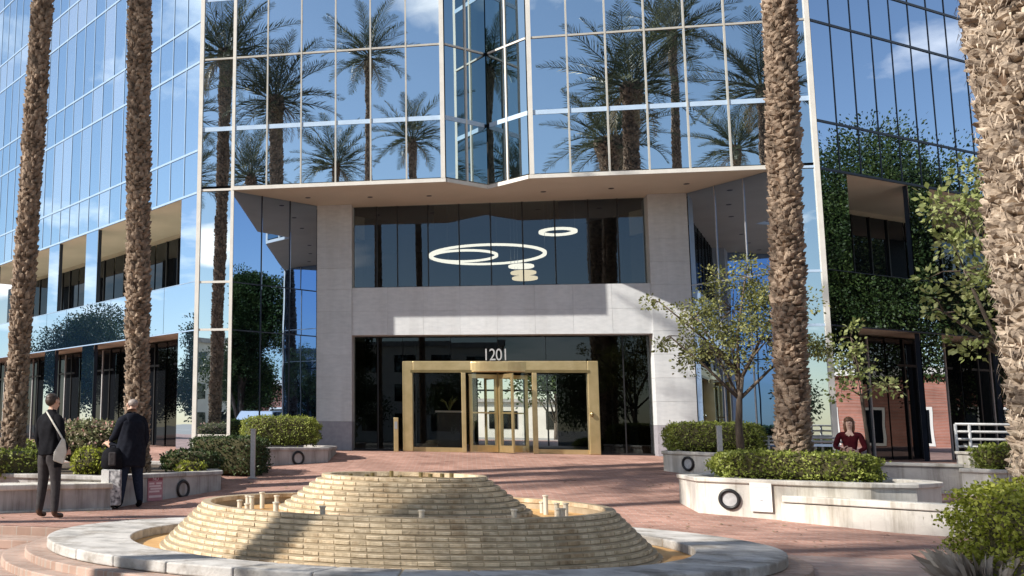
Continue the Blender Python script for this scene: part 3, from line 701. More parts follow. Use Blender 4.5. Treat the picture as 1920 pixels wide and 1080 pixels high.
# ================================================================== fountain
FT = thing('tiered_brick_fountain', (FC.x, FC.y, 0.0), 'two tier oval fountain of sand coloured brick courses in a pale stone basin', 'fountain')
def ell_loop(r, z, n=96, k=None): return [fell(r, 2 * math.pi * i / n, z, k) for i in range(n)]
def ell_ring(mb, r0, r1, z0, z1, n=96):
    mb.rings([ell_loop(r0, z0, n), ell_loop(r0, z1, n), ell_loop(r1, z1, n), ell_loop(r1, z0, n), ell_loop(r0, z0, n)][::-1], False, False)
# ring steps down to the lower paving on the near side
for r, b_, z, nm in ((4.80, 3.42, 0.075, 'lower_step'), (4.55, 3.22, 0.155, 'middle_step'), (4.30, 3.03, 0.235, 'upper_step')):
    mb = MB(); mb.rings([ell_loop(r, -0.02, k=b_ / r), ell_loop(r, z, k=b_ / r)]); mb.build(nm, 'paving_step', FT, bevel=0.012)
# coping stones, one by one
NC = 34; CIN, COUT = 3.12, 4.06; KOUT = 2.86 / 4.06
for k in range(NC):
    a0 = 2 * math.pi * k / NC + 0.0022; a1 = 2 * math.pi * (k + 1) / NC - 0.0022; mb = MB()
    aa = [a0 + (a1 - a0) * i / 5 for i in range(6)]
    lo = [fell(COUT, a, 0, KOUT)[:2] for a in aa] + [fell(CIN, a, 0)[:2] for a in aa[::-1]]
    mb.prism(lo, 0.24, 0.345 + random.uniform(-0.0015, 0.0015)); mb.build('coping_stone', 'coping', FT, bevel=0.014)
mb = MB(); mb.rings([ell_loop(4.0, 0.0, k=KOUT), ell_loop(4.0, 0.335, k=KOUT), ell_loop(CIN + 0.012, 0.335), ell_loop(CIN + 0.012, 0.0)][::-1], False, False); mb.build('basin_wall', 'fountain_mortar', FT)
mb = MB(); mb.rings([ell_loop(CIN + 0.05, 0.236), ell_loop(CIN + 0.05, 0.242)]); mb.build('basin_floor', 'basin_floor', FT)
# brick courses
LOW_Z0, CH, NLOW = 0.215, 0.052, 10
LOW_R0, SET = 2.80, 0.052
UP_Z0, NUP, UP_R0, UPSET = 0.645, 8, 1.44, 0.070
courses = [(LOW_R0 - SET * i, LOW_Z0 + CH * i) for i in range(NLOW)] + [(UP_R0 - UPSET * i, UP_Z0 + CH * i) for i in range(NUP)]
core = MB()
core.rings([ell_loop(r - 0.012, z - (0.0 if i else 0.05)) if q == 0 else ell_loop(r - 0.012, z + CH) for i, (r, z) in enumerate(courses[:NLOW]) for q in (0, 1)] + [ell_loop(LOW_R0 - SET * (NLOW - 1) - 0.105, LOW_Z0 + CH * NLOW), ell_loop(LOW_R0 - SET * (NLOW - 1) - 0.105, 0.60)], True, True)
core.build('core', 'fountain_mortar', FT)
core = MB()
core.rings([ell_loop(r - 0.012, z + (CH if q else 0.0) - (0.06 if not i and not q else 0)) for i, (r, z) in enumerate(courses[NLOW:]) for q in (0, 1)] + [ell_loop(UP_R0 - UPSET * (NUP - 1) - 0.10, UP_Z0 + CH * NUP), ell_loop(UP_R0 - UPSET * (NUP - 1) - 0.10, UP_Z0 + CH * NUP - 0.12)], True, True)
core.build('core', 'fountain_mortar', FT)
BW, BD = 0.148, 0.105
brick_me = []
for k in range(4):
    w = BW * (1 - 0.012 * k) / 2; d = BD / 2; h = (CH - 0.005) / 2; ch = 0.010 + 0.002 * k; jt = lambda: random.uniform(-0.002, 0.002)
    prof = [(-d, -h + 0.010), (-d + 0.014, -h), (d, -h), (d, h), (-d + ch, h), (-d, h - ch * 0.8)]     # front at -y: eased nosing above a small undercut
    mb = MB(); vs = [(-w + jt(), y + jt() * 0.5, z + jt() * 0.4) for y, z in prof] + [(w + jt(), y + jt() * 0.5, z + jt() * 0.4) for y, z in prof]
    mb.add(vs, [tuple(range(6))[::-1], tuple(range(6, 12))] + [(i_, (i_ + 1) % 6, (i_ + 1) % 6 + 6, i_ + 6) for i_ in range(6)])
    me = mb.mesh('brick', 'fountain_brick'); brick_me.append(me)
spots = []
for ci, (r, z) in enumerate(courses):
    N = 1440; pts = [Vector(fell(r - 0.006, 2 * math.pi * i / N, 0)) for i in range(N + 1)]
    cum = [0.0]
    for i in range(N): cum.append(cum[-1] + (pts[i + 1] - pts[i]).length)
    nbk = int(cum[-1] / (BW + 0.006)); stp = cum[-1] / nbk; i = 0
    for b in range(nbk):
        s = (b + (0.5 if ci % 2 else 0.0) + 0.25) * stp % cum[-1]
        i = 0 if s < cum[max(i - 1, 0)] else i
        while cum[i + 1] < s: i += 1
        p = pts[i].lerp(pts[i + 1], (s - cum[i]) / (cum[i + 1] - cum[i])); tg = (pts[i + 1] - pts[i]).normalized()
        nrm = Vector((tg.y, -tg.x, 0))
        c = p - nrm * (BD / 2) + nrm * random.uniform(-0.003, 0.003)
        view = Vector((0, 0, 1.6)) - c; view.z = 0
        vis = nrm.dot(view.normalized()) / view.length
        spots.append((vis, c, math.atan2(tg.y, tg.x) + random.gauss(0, 0.008), z + CH / 2))
spots.sort(key=lambda q: -q[0])
for k, (vis, c, a, z) in enumerate(spots[:300]):
    link_mesh('brick', brick_me[k % 4], FT, Vector((c.x, c.y, z)) - WL[FT], (0, 0, a))
mb = MB()
for k, (vis, c, a, z) in enumerate(spots[300:]):
    me = brick_me[k % 4]; mt = Matrix.Translation((c.x, c.y, z)) @ Matrix.Rotation(a, 4, 'Z')
    mb.add([mt @ v.co for v in me.vertices], [tuple(p.vertices) for p in me.polygons])
setp(mb.build('remaining_bricks', 'fountain_brick', FT), kind='stuff')
mb = MB(); mb.rings([ell_loop(LOW_R0 - SET * 9 - 0.10, 0.60), ell_loop(LOW_R0 - SET * 9 - 0.10, 0.612)]); mb.build('upper_basin_floor', 'basin_floor', FT)
for k, (a, r, h) in enumerate([(168, 1.85, 0.14), (176, 1.9, 0.10), (183, 1.75, 0.16), (190, 1.82, 0.09), (160, 1.75, 0.17), (150, 1.7, 0.12), (12, 1.72, 0.20), (2, 1.75, 0.13), (-8, 1.8, 0.15), (-16, 1.72, 0.10), (20, 1.8, 0.11), (-24, 1.8, 0.12), (-60, 1.92, 0.16), (-90, 1.95, 0.155), (-120, 1.95, 0.16), (-140, 1.9, 0.165)]):
    x, y, _ = fell(r, R(a), 0); mb = MB()
    mb.tube([(x, y, 0.60), (x, y, 0.60 + h + 0.02)], 0.028, 10); mb.tube([(x, y, 0.60 + h + 0.02), (x, y, 0.60 + h + 0.035)], 0.036, 10)
    mb.build('nozzle', 'nozzle', FT)
for k in range(9):
    a = R(20 + 40 * k); x, y, _ = fell(0.42 + 0.2 * random.random(), a, 0); mb = MB()
    mb.tube([(x, y, 0.9), (x, y, 1.06 + random.random() * 0.03)], 0.025, 8); mb.build('nozzle', 'brass_dark', FT)

# ================================================================== palms
def frond_mesh(name, L, p0, droop, mat, seed, n=44):
    rnd = random.Random(seed); mb = MB(); pts = []; x = z = y = 0.0; side = rnd.uniform(-0.25, 0.25)
    k = 14
    for i in range(k + 1):
        t = i / k; pts.append(Vector((x, y, z))); a = p0 - droop * t ** 1.4
        x += L / k * math.cos(a); z += L / k * math.sin(a); y += L / k * side * t
    mb.tube(pts, [0.03 * (1 - 0.85 * i / k) for i in range(k + 1)], 4)
    for i in range(n):
        t = 0.12 + 0.88 * (i + 0.5) / n; q = t * k; j = min(int(q), k - 1); p = pts[j].lerp(pts[j + 1], q - j); tg = (pts[j + 1] - pts[j]).normalized()
        up_ = tg.cross(Vector((0, 1, 0))).normalized() * -1
        if up_.z < 0 and abs(tg.z) < 0.9: up_ = -up_
        for s in (-1, 1):
            ln = 0.62 * (math.sin(math.pi * min(1, t * 0.8 + 0.18)) ** 0.6) * rnd.uniform(0.8, 1.1) * (L / 2.6)
            d = (tg * rnd.uniform(0.5, 0.8) + Vector((0, s, 0)) * 0.75 + up_ * rnd.uniform(0.05, 0.55)).normalized()
            tip = p + d * ln + Vector((0, 0, -0.12 * ln)); w = tg * 0.014
            mid = p + d * ln * 0.55
            mb.add([p - w * 0.6, p + w * 0.6, mid + w, tip, mid - w], [(0, 1, 2, 3, 4)])
    return mb.mesh(name, mat)
FRONDS = [frond_mesh('frond', 2.8, 0.0, 0.6, 'frond', 1), frond_mesh('frond', 2.6, 0.0, 0.9, 'frond', 2), frond_mesh('frond', 2.8, 0.0, 0.4, 'frond', 3), frond_mesh('frond', 2.4, 0.0, 1.2, 'frond', 4)]
FDRY = frond_mesh('frond', 2.0, 0.0, 1.0, 'frond_dry', 9, 30)
PH = 13.0
def trunk_r(z): return 0.235 * (1 + 0.16 * math.exp(-z / 0.4)) + 0.11 * math.exp(-((z - PH + 0.35) / 0.45) ** 2) + 0.01 * math.sin(z * 2.3)
def trunk_core():
    mb = MB(); k = 60; mb.tube([(0, 0, PH * i / k) for i in range(k + 1)], [trunk_r(PH * i / k) - 0.03 for i in range(k + 1)], 14); return mb.mesh('trunk', 'bark_palm', True)
def trunk_boots(mat, seed, n, wr=(0.07, 0.15), hr=(0.05, 0.11), out=(0.015, 0.06), fibres=0, zmax=PH):
    """overlapping torn frond stubs, loosely in spirals, with hanging fibres"""
    rnd = random.Random(seed); mb = MB()
    for i in range(n):
        z = (zmax - 0.1) * (i + rnd.uniform(-2, 2)) / n; z = max(0.0, z); a = i * 2.39996 + rnd.uniform(-0.22, 0.22); rr = trunk_r(z)
        w = rnd.uniform(*wr); h = rnd.uniform(*hr); o = rnd.uniform(*out); b = rr - 0.04; ca, sa = math.cos(a), math.sin(a)
        def q(t, rad, zt): return (rad * ca - t * sa, rad * sa + t * ca, zt)
        tw = rnd.uniform(-0.3, 0.3) * w; s1, s2 = rnd.uniform(0.25, 0.5), rnd.uniform(0.25, 0.5); k1, k2 = rnd.uniform(0.75, 1.15), rnd.uniform(0.75, 1.15); sk = rnd.uniform(-0.02, 0.02)
        mb.add([q(-w * 0.5, b, z - sk), q(w * 0.5, b, z + sk), q(w * s1 + tw, b + o + 0.03, z + h * k1), q(tw * 0.6, b + o * 1.25 + 0.03, z + h * rnd.uniform(0.9, 1.25)), q(-w * s2 + tw, b + o * 0.9 + 0.03, z + h * k2),
                q(-w * 0.4, b - 0.01, z + h * 1.1), q(w * 0.4, b - 0.01, z + h * 1.1), q(0, b + o * 0.75 + 0.03, z + h * 0.35)],
               [(0, 1, 7), (1, 2, 7), (2, 3, 7), (3, 4, 7), (4, 0, 7), (1, 6, 2), (0, 4, 5), (2, 6, 3), (3, 6, 5), (3, 5, 4)])
    for i in range(fibres):
        z = rnd.uniform(0, zmax); a = rnd.uniform(0, 6.283); rr = trunk_r(z) + rnd.uniform(0.0, 0.05); L = rnd.uniform(0.05, 0.16); da = rnd.uniform(-0.12, 0.12); w = 0.006
        p = Vector((rr * math.cos(a), rr * math.sin(a), z)); e = Vector(((rr + 0.02) * math.cos(a + da), (rr + 0.02) * math.sin(a + da), z - L * rnd.choice((1, 1, -0.6)))); t_ = Vector((-math.sin(a), math.cos(a), 0)) * w
        mb.add([p - t_, p + t_, e], [(0, 1, 2)])
    return mb.mesh('leaf_scars', mat)
T_CORE = trunk_core(); T_BOOT = [trunk_boots('palm_boot', 11, 2300, fibres=1200), trunk_boots('palm_boot', 12, 2100, fibres=1200)]
T_BIG = trunk_boots('palm_boot_pale', 13, 5200, (0.04, 0.11), (0.04, 0.12), (0.0, 0.05), fibres=5000)
def palm(x, y, z0, h, label, group, rad=1.0, lean=(0, 0), crown=1.0, seed=0, boots=None, nf=34):
    rnd = random.Random(seed); t = thing('palm_tree', (x, y, z0), label, 'palm tree', group)
    lx, ly = lean; rot = (-math.atan2(ly, h), math.atan2(lx, h), 0); L = math.sqrt(h * h + lx * lx + ly * ly)
    link_mesh('trunk', T_CORE, t, (0, 0, 0), rot, (rad, rad, L / PH))
    setp(link_mesh('leaf_scars', boots or T_BOOT[seed % 2], t, (0, 0, 0), rot, (rad, rad, L / PH)), kind='stuff')
    top = Vector((lx, ly, h))
    for k in range(nf):
        u = (k + 0.5) / nf; pitch = R(80) - R(98) * u ** 0.9 + rnd.uniform(-0.12, 0.12); az = k * 2.39996 + rnd.uniform(-0.25, 0.25)
        sc = crown * rnd.uniform(0.85, 1.08)
        me = FRONDS[2 if u < 0.3 else (0 if u < 0.6 else (1 if u < 0.85 else 3))]
        link_mesh('frond', me, t, top + Vector((0.12 * math.cos(az), 0.12 * math.sin(az), 0.0 - 0.3 * u)), (0, -pitch, az), (sc, sc, sc))
    for k in range(4):
        az = rnd.uniform(0, 6.28); link_mesh('dry_frond', FDRY, t, top + Vector((0.2 * math.cos(az), 0.2 * math.sin(az), -0.35)), (0, R(rnd.uniform(35, 60)), az), (crown * 0.8,) * 3)
    return t
GP = 'palms on the plaza in front of the tower'
palm(-8.45, 17.3, 0.66, 14.3, 'leaning rough palm trunk at the far left behind the low wall', GP, 0.86, (0.25, 0.1), 0.95, 1)
palm(-6.02, 17.5, 0.66, 12.4, 'rough palm trunk directly behind the man with the rucksack cart', GP, 0.92, (-0.35, 0.1), 0.92, 2)
palm(5.10, 17.25, 0.86, 12.0, 'palm trunk rising from the clipped hedge planter right of the entrance', GP, 1.0, (0.35, 0.0), 1.0, 3)
palm(5.74, 11.05, 0.2, 12.6, 'thick pale shaggy palm trunk cut by the right edge of the picture', GP, 1.72, (-0.1, 0.2), 1.05, 4, boots=T_BIG)
GQ = 'palms behind the viewpoint mirrored in the tower'
for k, (x, y, h, c, lb) in enumerate([(-4.45, 3.0, 20.2, 1.0, 'tall palm mirrored in the front glass left of the notch'), (-6.75, -0.5, 15.6, 0.95, 'palm mirrored low in the front glass above the entrance left side'),
        (-2.3, 0.7, 16.5, 0.9, 'palm mirrored in the front glass just left of the notch, low down'), (8.15, 9.7, 17.6, 1.02, 'tallest palm mirrored in the front glass right of the notch'),
        (11.5, 9.9, 15.2, 1.05, 'palm mirrored near the right corner of the front glass'), (12.8, 0.3, 15.3, 0.95, 'palm mirrored low in the front glass at right'),
        (-10.2, 5.05, 13.6, 0.95, 'palm mirrored low near the left corner of the front glass'),
        (-16.6, -0.35, 15.0, 1.0, 'first of two palms far left behind the viewpoint, nearer the plaza'), (-15.6, -1.6, 15.4, 1.1, 'second of two palms far left behind the viewpoint, nearer the road'),
        (-14.2, 12.0, 14.6, 1.05, 'palm left of the view whose shadow crosses the plaza near the entrance'), (-12.6, 9.3, 15.4, 1.05, 'palm left of the view whose shadow crosses the middle of the plaza')]):
    palm(x, y, 0.0, h, lb, GQ, 0.66, (random.uniform(-0.3, 0.3), random.uniform(-0.3, 0.3)), c, 20 + k, nf=32 if k < 7 else 46)

# ================================================================== leafy trees and shrubs
def leaf_build(name, pts, size, mat, parent, seed):
    """one mesh of small pointed leaves, each its own quad, at the given world points"""
    g = np.random.default_rng(seed); P = np.asarray(pts, float); n = len(P); org = np.array(WL[parent])
    a = g.normal(size=(n, 3)); a /= np.linalg.norm(a, axis=1)[:, None]; b = np.cross(a, g.normal(size=(n, 3))); b /= np.linalg.norm(b, axis=1)[:, None]
    sz = size * g.uniform(0.6, 1.35, (n, 1)); w = sz * 0.32
    V = np.stack([P, P + a * sz * 0.5 + b * w, P + a * sz, P + a * sz * 0.5 - b * w], axis=1).reshape(-1, 3) - org
    me = bpy.data.meshes.new(name); me.vertices.add(4 * n); me.vertices.foreach_set('co', V.ravel())
    me.loops.add(4 * n); me.loops.foreach_set('vertex_index', np.arange(4 * n, dtype=np.int32))
    me.polygons.add(n); me.polygons.foreach_set('loop_start', np.arange(0, 4 * n, 4, dtype=np.int32))
    me.update(calc_edges=True); me.materials.append(M[mat])
    o = bpy.data.objects.new(name, me); COL.objects.link(o); o.parent = parent; WL[o] = WL[parent]
    return o
def leafy_tree(name, base, trunk_pts, rad, blobs, leaf, n, mat, label, seed, group=None, spread=0.16, clumps=34, twigs=True, cat='tree'):
    rnd = random.Random(seed); t = thing(name, base, label, cat, group)
    tb = MB(); tp = [Vector(p) for p in trunk_pts]; tb.tube(tp, [rad * (1 - 0.5 * i / (len(tp) - 1)) for i in range(len(tp))], 9)
    lp = []; g = np.random.default_rng(seed)
    tot = sum(b[3] * b[4] * b[5] for b in blobs)
    for bx_, by_, bz_, rx, ry, rz_ in blobs:
        c = Vector((bx_, by_, bz_)); share = rx * ry * rz_ / tot
        root = tp[-1] if len(tp) < 3 else tp[rnd.randint(len(tp) - 2, len(tp) - 1)]
        mid = root.lerp(c, 0.5) + Vector((rnd.uniform(-.1, .1), rnd.uniform(-.1, .1), 0.1 * rz_))
        tb.tube([root, mid, c], [rad * 0.45, rad * 0.3, rad * 0.16], 6)
        nc = max(3, int(clumps * share)); per = max(4, int(n * share / nc))
        for k in range(nc):
            d = Vector((rnd.gauss(0, 1), rnd.gauss(0, 1), rnd.gauss(0, 1))).normalized() * rnd.uniform(0.45, 1.0) ** 0.6
            q = c + Vector((d.x * rx, d.y * ry, d.z * rz_))
            if twigs: tb.tube([c.lerp(q, 0.1), c.lerp(q, 0.6) + Vector((0, 0, 0.04)), q], [rad * 0.14, rad * 0.08, rad * 0.03], 4)
            sg = spread * (rx + ry + rz_) / 3 * rnd.uniform(0.7, 1.4)
            lp.append(np.array(q) + np.clip(g.normal(size=(per, 3)), -1.5, 1.5) * np.array([sg, sg, sg * 0.8]))
    tb.build('trunk', 'bark', t, smooth=True); leaf_build('crown', np.concatenate(lp), leaf, mat, t, seed)
    return t
def hedge(name, poly_c, half, z0, z1, ang, leaf, n, mat, label, seed, group=None, rnd_pow=4.0, twig=True):
    """clipped shrub: rounded block of leaves around a twiggy core"""
    rnd = random.Random(seed); cx, cy_ = poly_c; hx, hy = half; hz = (z1 - z0) / 2; cz = (z0 + z1) / 2
    t = thing(name, (cx, cy_, z0), label, 'hedge', group); ca, sa = math.cos(ang), math.sin(ang)
    def W(x, y, z): return Vector((cx + x * ca - y * sa, cy_ + x * sa + y * ca, cz + z))
    def surf(u, v, f=1.0):
        e = 2.0 / rnd_pow
        sp = lambda q, ee: math.copysign(abs(q) ** ee, q)
        x = sp(math.cos(v), e) * sp(math.cos(u), e); y = sp(math.cos(v), e) * sp(math.sin(u), e); z = sp(math.sin(v), e)
        return W(x * hx * f, y * hy * f, z * hz * f)
    cb = MB(); cb.rings([[surf(2 * math.pi * i / 28, -1.45 + 2.9 * j / 9, 0.90) for i in range(28)] for j in range(10)])
    cb.build('twigs', 'twig', t)
    g = np.random.default_rng(seed); d = g.uniform(-1, 1, (n, 3)); d /= np.abs(d).max(axis=1)[:, None]; d = d[d[:, 2] > -0.98]; x, y, z = d.T
    k = (np.abs(d) ** rnd_pow).sum(axis=1) ** (-1 / rnd_pow)
    lump = 1 + 0.035 * np.sin(14 * x * hx + seed) * np.cos(24 * z * hz) + 0.03 * np.sin(18 * y * hy + 3 * z) + 0.02 * np.sin(31 * x * hx + 23 * z * hz)
    f = k * (1.0 - 0.10 * g.random(len(x)) ** 1.5) * lump * np.where(g.random(len(x)) > 0.985, 1.07, 1.0)
    lx_, ly_, lz_ = x * hx * f, y * hy * f, z * hz * f
    leaf_build('foliage', np.stack([cx + lx_ * ca - ly_ * sa, cy_ + lx_ * sa + ly_ * ca, cz + lz_], axis=1) + g.normal(0, 0.012, (len(x), 3)), leaf, mat, t, seed)
    return t
# trees in view
leafy_tree('small_tree', (5.36, 21.3, 1.1), [(5.36, 21.3, 1.0), (5.34, 21.3, 1.7), (5.38, 21.3, 2.25), (5.45, 21.3, 2.7)], 0.085,
    [(5.0, 21.4, 3.2, .75, .7, .55), (5.9, 21.2, 3.4, .8, .7, .6), (5.4, 21.5, 4.1, .85, .7, .6), (6.2, 21.4, 4.2, .75, .7, .55), (4.6, 21.2, 3.9, .55, .5, .45), (5.6, 21.2, 4.75, .65, .6, .42), (4.1, 21.3, 3.55, .42, .4, .28), (3.95, 21.3, 4.25, .35, .3, .22), (6.6, 21.3, 3.4, .5, .5, .5)],
    0.062, 10500, 'leaf_olive', 'small sparse tree with twiggy crown beside the right stone column', 31, spread=0.20, clumps=120)
leafy_tree('leafy_tree', (6.75, 13.2, 0.25), [(6.75, 13.2, 0.2), (6.7, 13.2, 1.4), (6.55, 13.2, 2.4)], 0.09,
    [(5.98, 13.1, 4.25, .42, .4, .42), (5.85, 13.0, 3.55, .38, .4, .42), (5.6, 13.0, 3.05, .30, .3, .22), (5.95, 13.1, 2.75, .3, .3, .25), (6.4, 13.2, 3.6, .5, .5, .9), (6.3, 13.2, 4.6, .4, .4, .35)],
    0.075, 2600, 'leaf_lime', 'pale green leafy tree half hidden behind the thick palm at right', 32, spread=0.22, clumps=70)
leafy_tree('young_tree', (7.3, 20.2, 0.6), [(7.3, 20.2, 0.5), (7.25, 20.2, 1.6), (7.2, 20.2, 2.3)], 0.04,
    [(7.15, 20.2, 2.9, .35, .3, .45), (7.5, 20.2, 2.55, .42, .3, .16), (6.9, 20.2, 2.45, .3, .3, .25), (7.1, 20.2, 3.4, .25, .25, .3)],
    0.085, 620, 'leaf_lime', 'young light green sapling beside the right corner of the tower', 33, spread=0.25, clumps=26)
# clipped hedges
GH = 'clipped hedges in the planters'
hedge('hedge', (-4.45, 23.6), (0.95, 0.6), 1.08, 1.83, R(12), 0.045, 9000, 'leaf_hedge', 'sunlit green hedge in the planter left of the left stone column', 41, GH)
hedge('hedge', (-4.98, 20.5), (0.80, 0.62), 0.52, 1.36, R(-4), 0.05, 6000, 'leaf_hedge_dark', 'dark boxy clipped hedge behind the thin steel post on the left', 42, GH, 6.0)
hedge('hedge', (5.25, 23.0), (1.0, 0.6), 1.12, 1.80, R(-12), 0.045, 9000, 'leaf_hedge', 'sunlit rounded hedge in the planter below the right stone column', 43, GH)
hedge('hedge', (5.02, 17.0), (1.17, 0.48), 0.84, 1.30, R(-13), 0.045, 9000, 'leaf_hedge', 'low hedge around the foot of the palm right of the entrance', 44, GH)
hedge('hedge', (6.5, 10.75), (1.92, 0.85), 0.10, 1.19, R(12), 0.042, 30000, 'leaf_bright', 'bright yellow green hedge in the bottom right corner', 45, GH, 4.5)
hedge('hedge', (9.5, 19.9), (0.66, 0.4), 0.95, 1.45, R(-10), 0.06, 2200, 'leaf_hedge', 'small hedge under the grey railing at the right edge', 46, GH, 3.0)
hedge('hedge', (-7.75, 15.6), (0.75, 0.45), 0.62, 1.13, R(40), 0.055, 3600, 'leaf_hedge', 'low hedge behind the bench wall at the left edge', 47, GH)
hedge('shrub', (-6.75, 17.0), (0.33, 0.3), 0.62, 1.15, 0, 0.06, 1300, 'leaf_bright', 'small bright green shrub between the two men', 48, None, 2.4)
hedge('shrub', (-7.7, 19.3), (0.85, 0.6), 0.70, 1.68, 0, 0.07, 3600, 'leaf_oleander', 'loose pale oleander bush between the two left palms', 49, None, 2.3)
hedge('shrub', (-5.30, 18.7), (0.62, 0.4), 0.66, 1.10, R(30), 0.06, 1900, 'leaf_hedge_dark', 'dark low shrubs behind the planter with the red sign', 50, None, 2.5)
hedge('shrub', (-5.05, 17.75), (0.30, 0.2), 0.66, 0.92, R(40), 0.06, 500, 'leaf_bright', 'small light green plant on the planter with the red sign', 51, None, 2.2)
hedge('shrub', (-8.9, 18.3), (0.7, 0.5), 0.66, 1.25, 0, 0.07, 1700, 'leaf_hedge', 'green shrub at the foot of the leftmost palm', 52, None, 2.4)
rnd = random.Random(5)
for o in list(bpy.data.objects):
    if o.get('label', '').startswith('loose pale oleander'): leaf_build('flowers', [(-7.7 + rnd.uniform(-.75, .75), 19.3 + rnd.uniform(-.6, .2), 1.15 + rnd.uniform(0, .5)) for _ in range(170)], 0.075, 'leaf_pink', o, 5)
t = thing('dry_grass_tuft', (4.55, 10.6, 0.17), 'tuft of dry straw coloured grass beside the bottom right hedge', 'grass')
rnd = random.Random(8); mb = MB()
for k in range(260):
    a = rnd.uniform(0, 6.28); r0 = rnd.uniform(0, 0.22); L = rnd.uniform(0.2, 0.48); ln = rnd.uniform(0.05, 0.32)
    p = Vector((4.62 + r0 * math.cos(a), 10.5 + r0 * math.sin(a) * 1.6, 0.14)); q = p + Vector((math.cos(a) * ln * .5, math.sin(a) * ln * .5, L * 0.7)); e = p + Vector((math.cos(a) * ln, math.sin(a) * ln, L * 0.85))
    w = Vector((-math.sin(a), math.cos(a), 0)) * 0.006
    mb.add([p - w, p + w, q + w, e, q - w], [(0, 1, 2, 3, 4)])
mb.build('blades', 'dry_grass', t)
# trees that show only in the mirror glass
def big_tree(x, y, z0, h, r, label, seed, mat='leaf_ficus', n=5200, group='trees mirrored in the glass'):
    rnd = random.Random(seed); bl = []
    for k in range(9):
        a = rnd.uniform(0, 6.28); q = rnd.uniform(0.15, 0.62) * r
        bl.append((x + q * math.cos(a), y + q * math.sin(a), z0 + h * rnd.uniform(0.42, 0.80), r * rnd.uniform(.36, .52), r * rnd.uniform(.36, .52), h * rnd.uniform(.15, .2)))
    bl.append((x, y, z0 + h * 0.8, r * .5, r * .5, h * .19))
    return leafy_tree('ficus_tree', (x, y, z0), [(x, y, z0), (x, y, z0 + h * .15), (x + .1, y, z0 + h * .32)], 0.045 * h * 0.6, bl, 0.11 if n > 2600 else 0.22, int(n * (20 if n > 2600 else 4)), mat, label, seed, group, spread=0.27, clumps=300, twigs=False)
big_tree(24.0, 26.8, 0.0, 12.6, 4.8, 'large dark ficus mirrored in the right wing of the tower', 61, n=9000)
big_tree(28.5, 31.5, 0.0, 10.4, 4.0, 'second dark ficus mirrored further right in the right wing', 62, n=6000)
big_tree(17.4, 21.6, 0.0, 9.4, 2.2, 'narrow dark tree mirrored in the angled glass left of the entrance', 63, n=5000)
big_tree(24.5, 20.5, 0.0, 6.0, 2.2, 'low round tree mirrored beside the left stone column', 64, n=3000)
big_tree(-9.3, 2.3, 0.0, 10.0, 2.7, 'leafy tree left behind the viewpoint that shades the front of the fountain', 67, n=3600)
big_tree(-6.9, 3.1, 0.0, 8.0, 2.4, 'second leafy tree behind the viewpoint, closer to the fountain', 68, n=3400)
big_tree(-30, 35, 0.0, 7.5, 3.4, 'round tree mirrored low in the left wing', 65, n=4000)
big_tree(-28, 28.5, 0.0, 7.0, 2.6, 'smaller tree mirrored near the left corner of the tower', 66, n=4000)
for k in range(9):
    x = -46 + 11.5 * k + random.uniform(-2, 2)
    big_tree(x, -33 - random.uniform(0, 6), -0.03, random.uniform(6.5, 9.5), random.uniform(3, 4.2), 'street tree across the road, number %s from the left seen in the mirror glass' % ('one', 'two', 'three', 'four', 'five', 'six', 'seven', 'eight', 'nine')[8 - k], 70 + k, n=2600)

# ================================================================== planters and low walls
def planter(name, poly, ztop, label, mat='concrete', soil=0.08, wall=0.24, cap=0.07, group='concrete planters'):
    n = len(poly); c = Vector((sum(p[0] for p in poly) / n, sum(p[1] for p in poly) / n)); zb = min(gz(*p) for p in poly) - 0.05
    t = thing(name, (c.x, c.y, zb + 0.05), label, 'planter', group)
    def offs(d):
        out = []
        for i in range(n):
            p0, p1, p2 = Vector(poly[i - 1]), Vector(poly[i]), Vector(poly[(i + 1) % n]); e1 = (p1 - p0).normalized(); e2 = (p2 - p1).normalized()
            n1 = Vector((e1.y, -e1.x)); n2 = Vector((e2.y, -e2.x)); b = (n1 + n2); b = b / max(0.35, b.dot(n1)) if b.length > 1e-4 else n1
            out.append(p1 + b * d)
        return out
    area = sum(poly[i][0] * poly[(i + 1) % n][1] - poly[(i + 1) % n][0] * poly[i][1] for i in range(n))
    if area < 0: poly = poly[::-1]
    o0, o1, oc, oi = offs(0), offs(-wall), offs(0.035), offs(-wall - 0.01)
    mb = MB(); mb.rings([[(p.x, p.y, zb) for p in o0], [(p.x, p.y, ztop - cap) for p in o0], [(p.x, p.y, ztop - cap) for p in o1], [(p.x, p.y, zb) for p in o1]], False, False); mb.build('wall', mat, t)
    mb = MB(); mb.rings([[(p.x, p.y, ztop - cap + 0.001) for p in oi], [(p.x, p.y, ztop - cap + 0.001) for p in oc], [(p.x, p.y, ztop) for p in oc], [(p.x, p.y, ztop) for p in oi], [(p.x, p.y, ztop - cap + 0.001) for p in oi]], False, False); mb.build('cap', mat, t, bevel=0.015)
    mb = MB(); mb.prism([tuple(p) for p in o1], zb, ztop - soil); mb.build('soil', 'soil', t)
    return t
def arc_pts(cx, cy_, r, a0, a1, n): return [(cx + r * math.cos(R(a0 + (a1 - a0) * i / n)), cy_ + r * math.sin(R(a0 + (a1 - a0) * i / n))) for i in range(n + 1)]
pl1 = planter('planter', [(-5.80, 15.15), (-5.44, 16.0), (-4.62, 17.6), (-4.50, 17.85), (-4.55, 18.1), (-4.9, 18.9), (-6.3, 21.8), (-12, 22.5), (-14, 17), (-8.4, 15.3)], 0.75, 'concrete planter with the red sign and a black ring medallion', 'concrete_gray')
t = thing('bench_wall', (-7.6, 13.9, 0.23), 'low pale seat wall with overhanging cap behind the man at the left edge', 'wall')
BWF = Frame((-5.62, 15.10), (-1.45, -1.28), (0.66, -0.75))
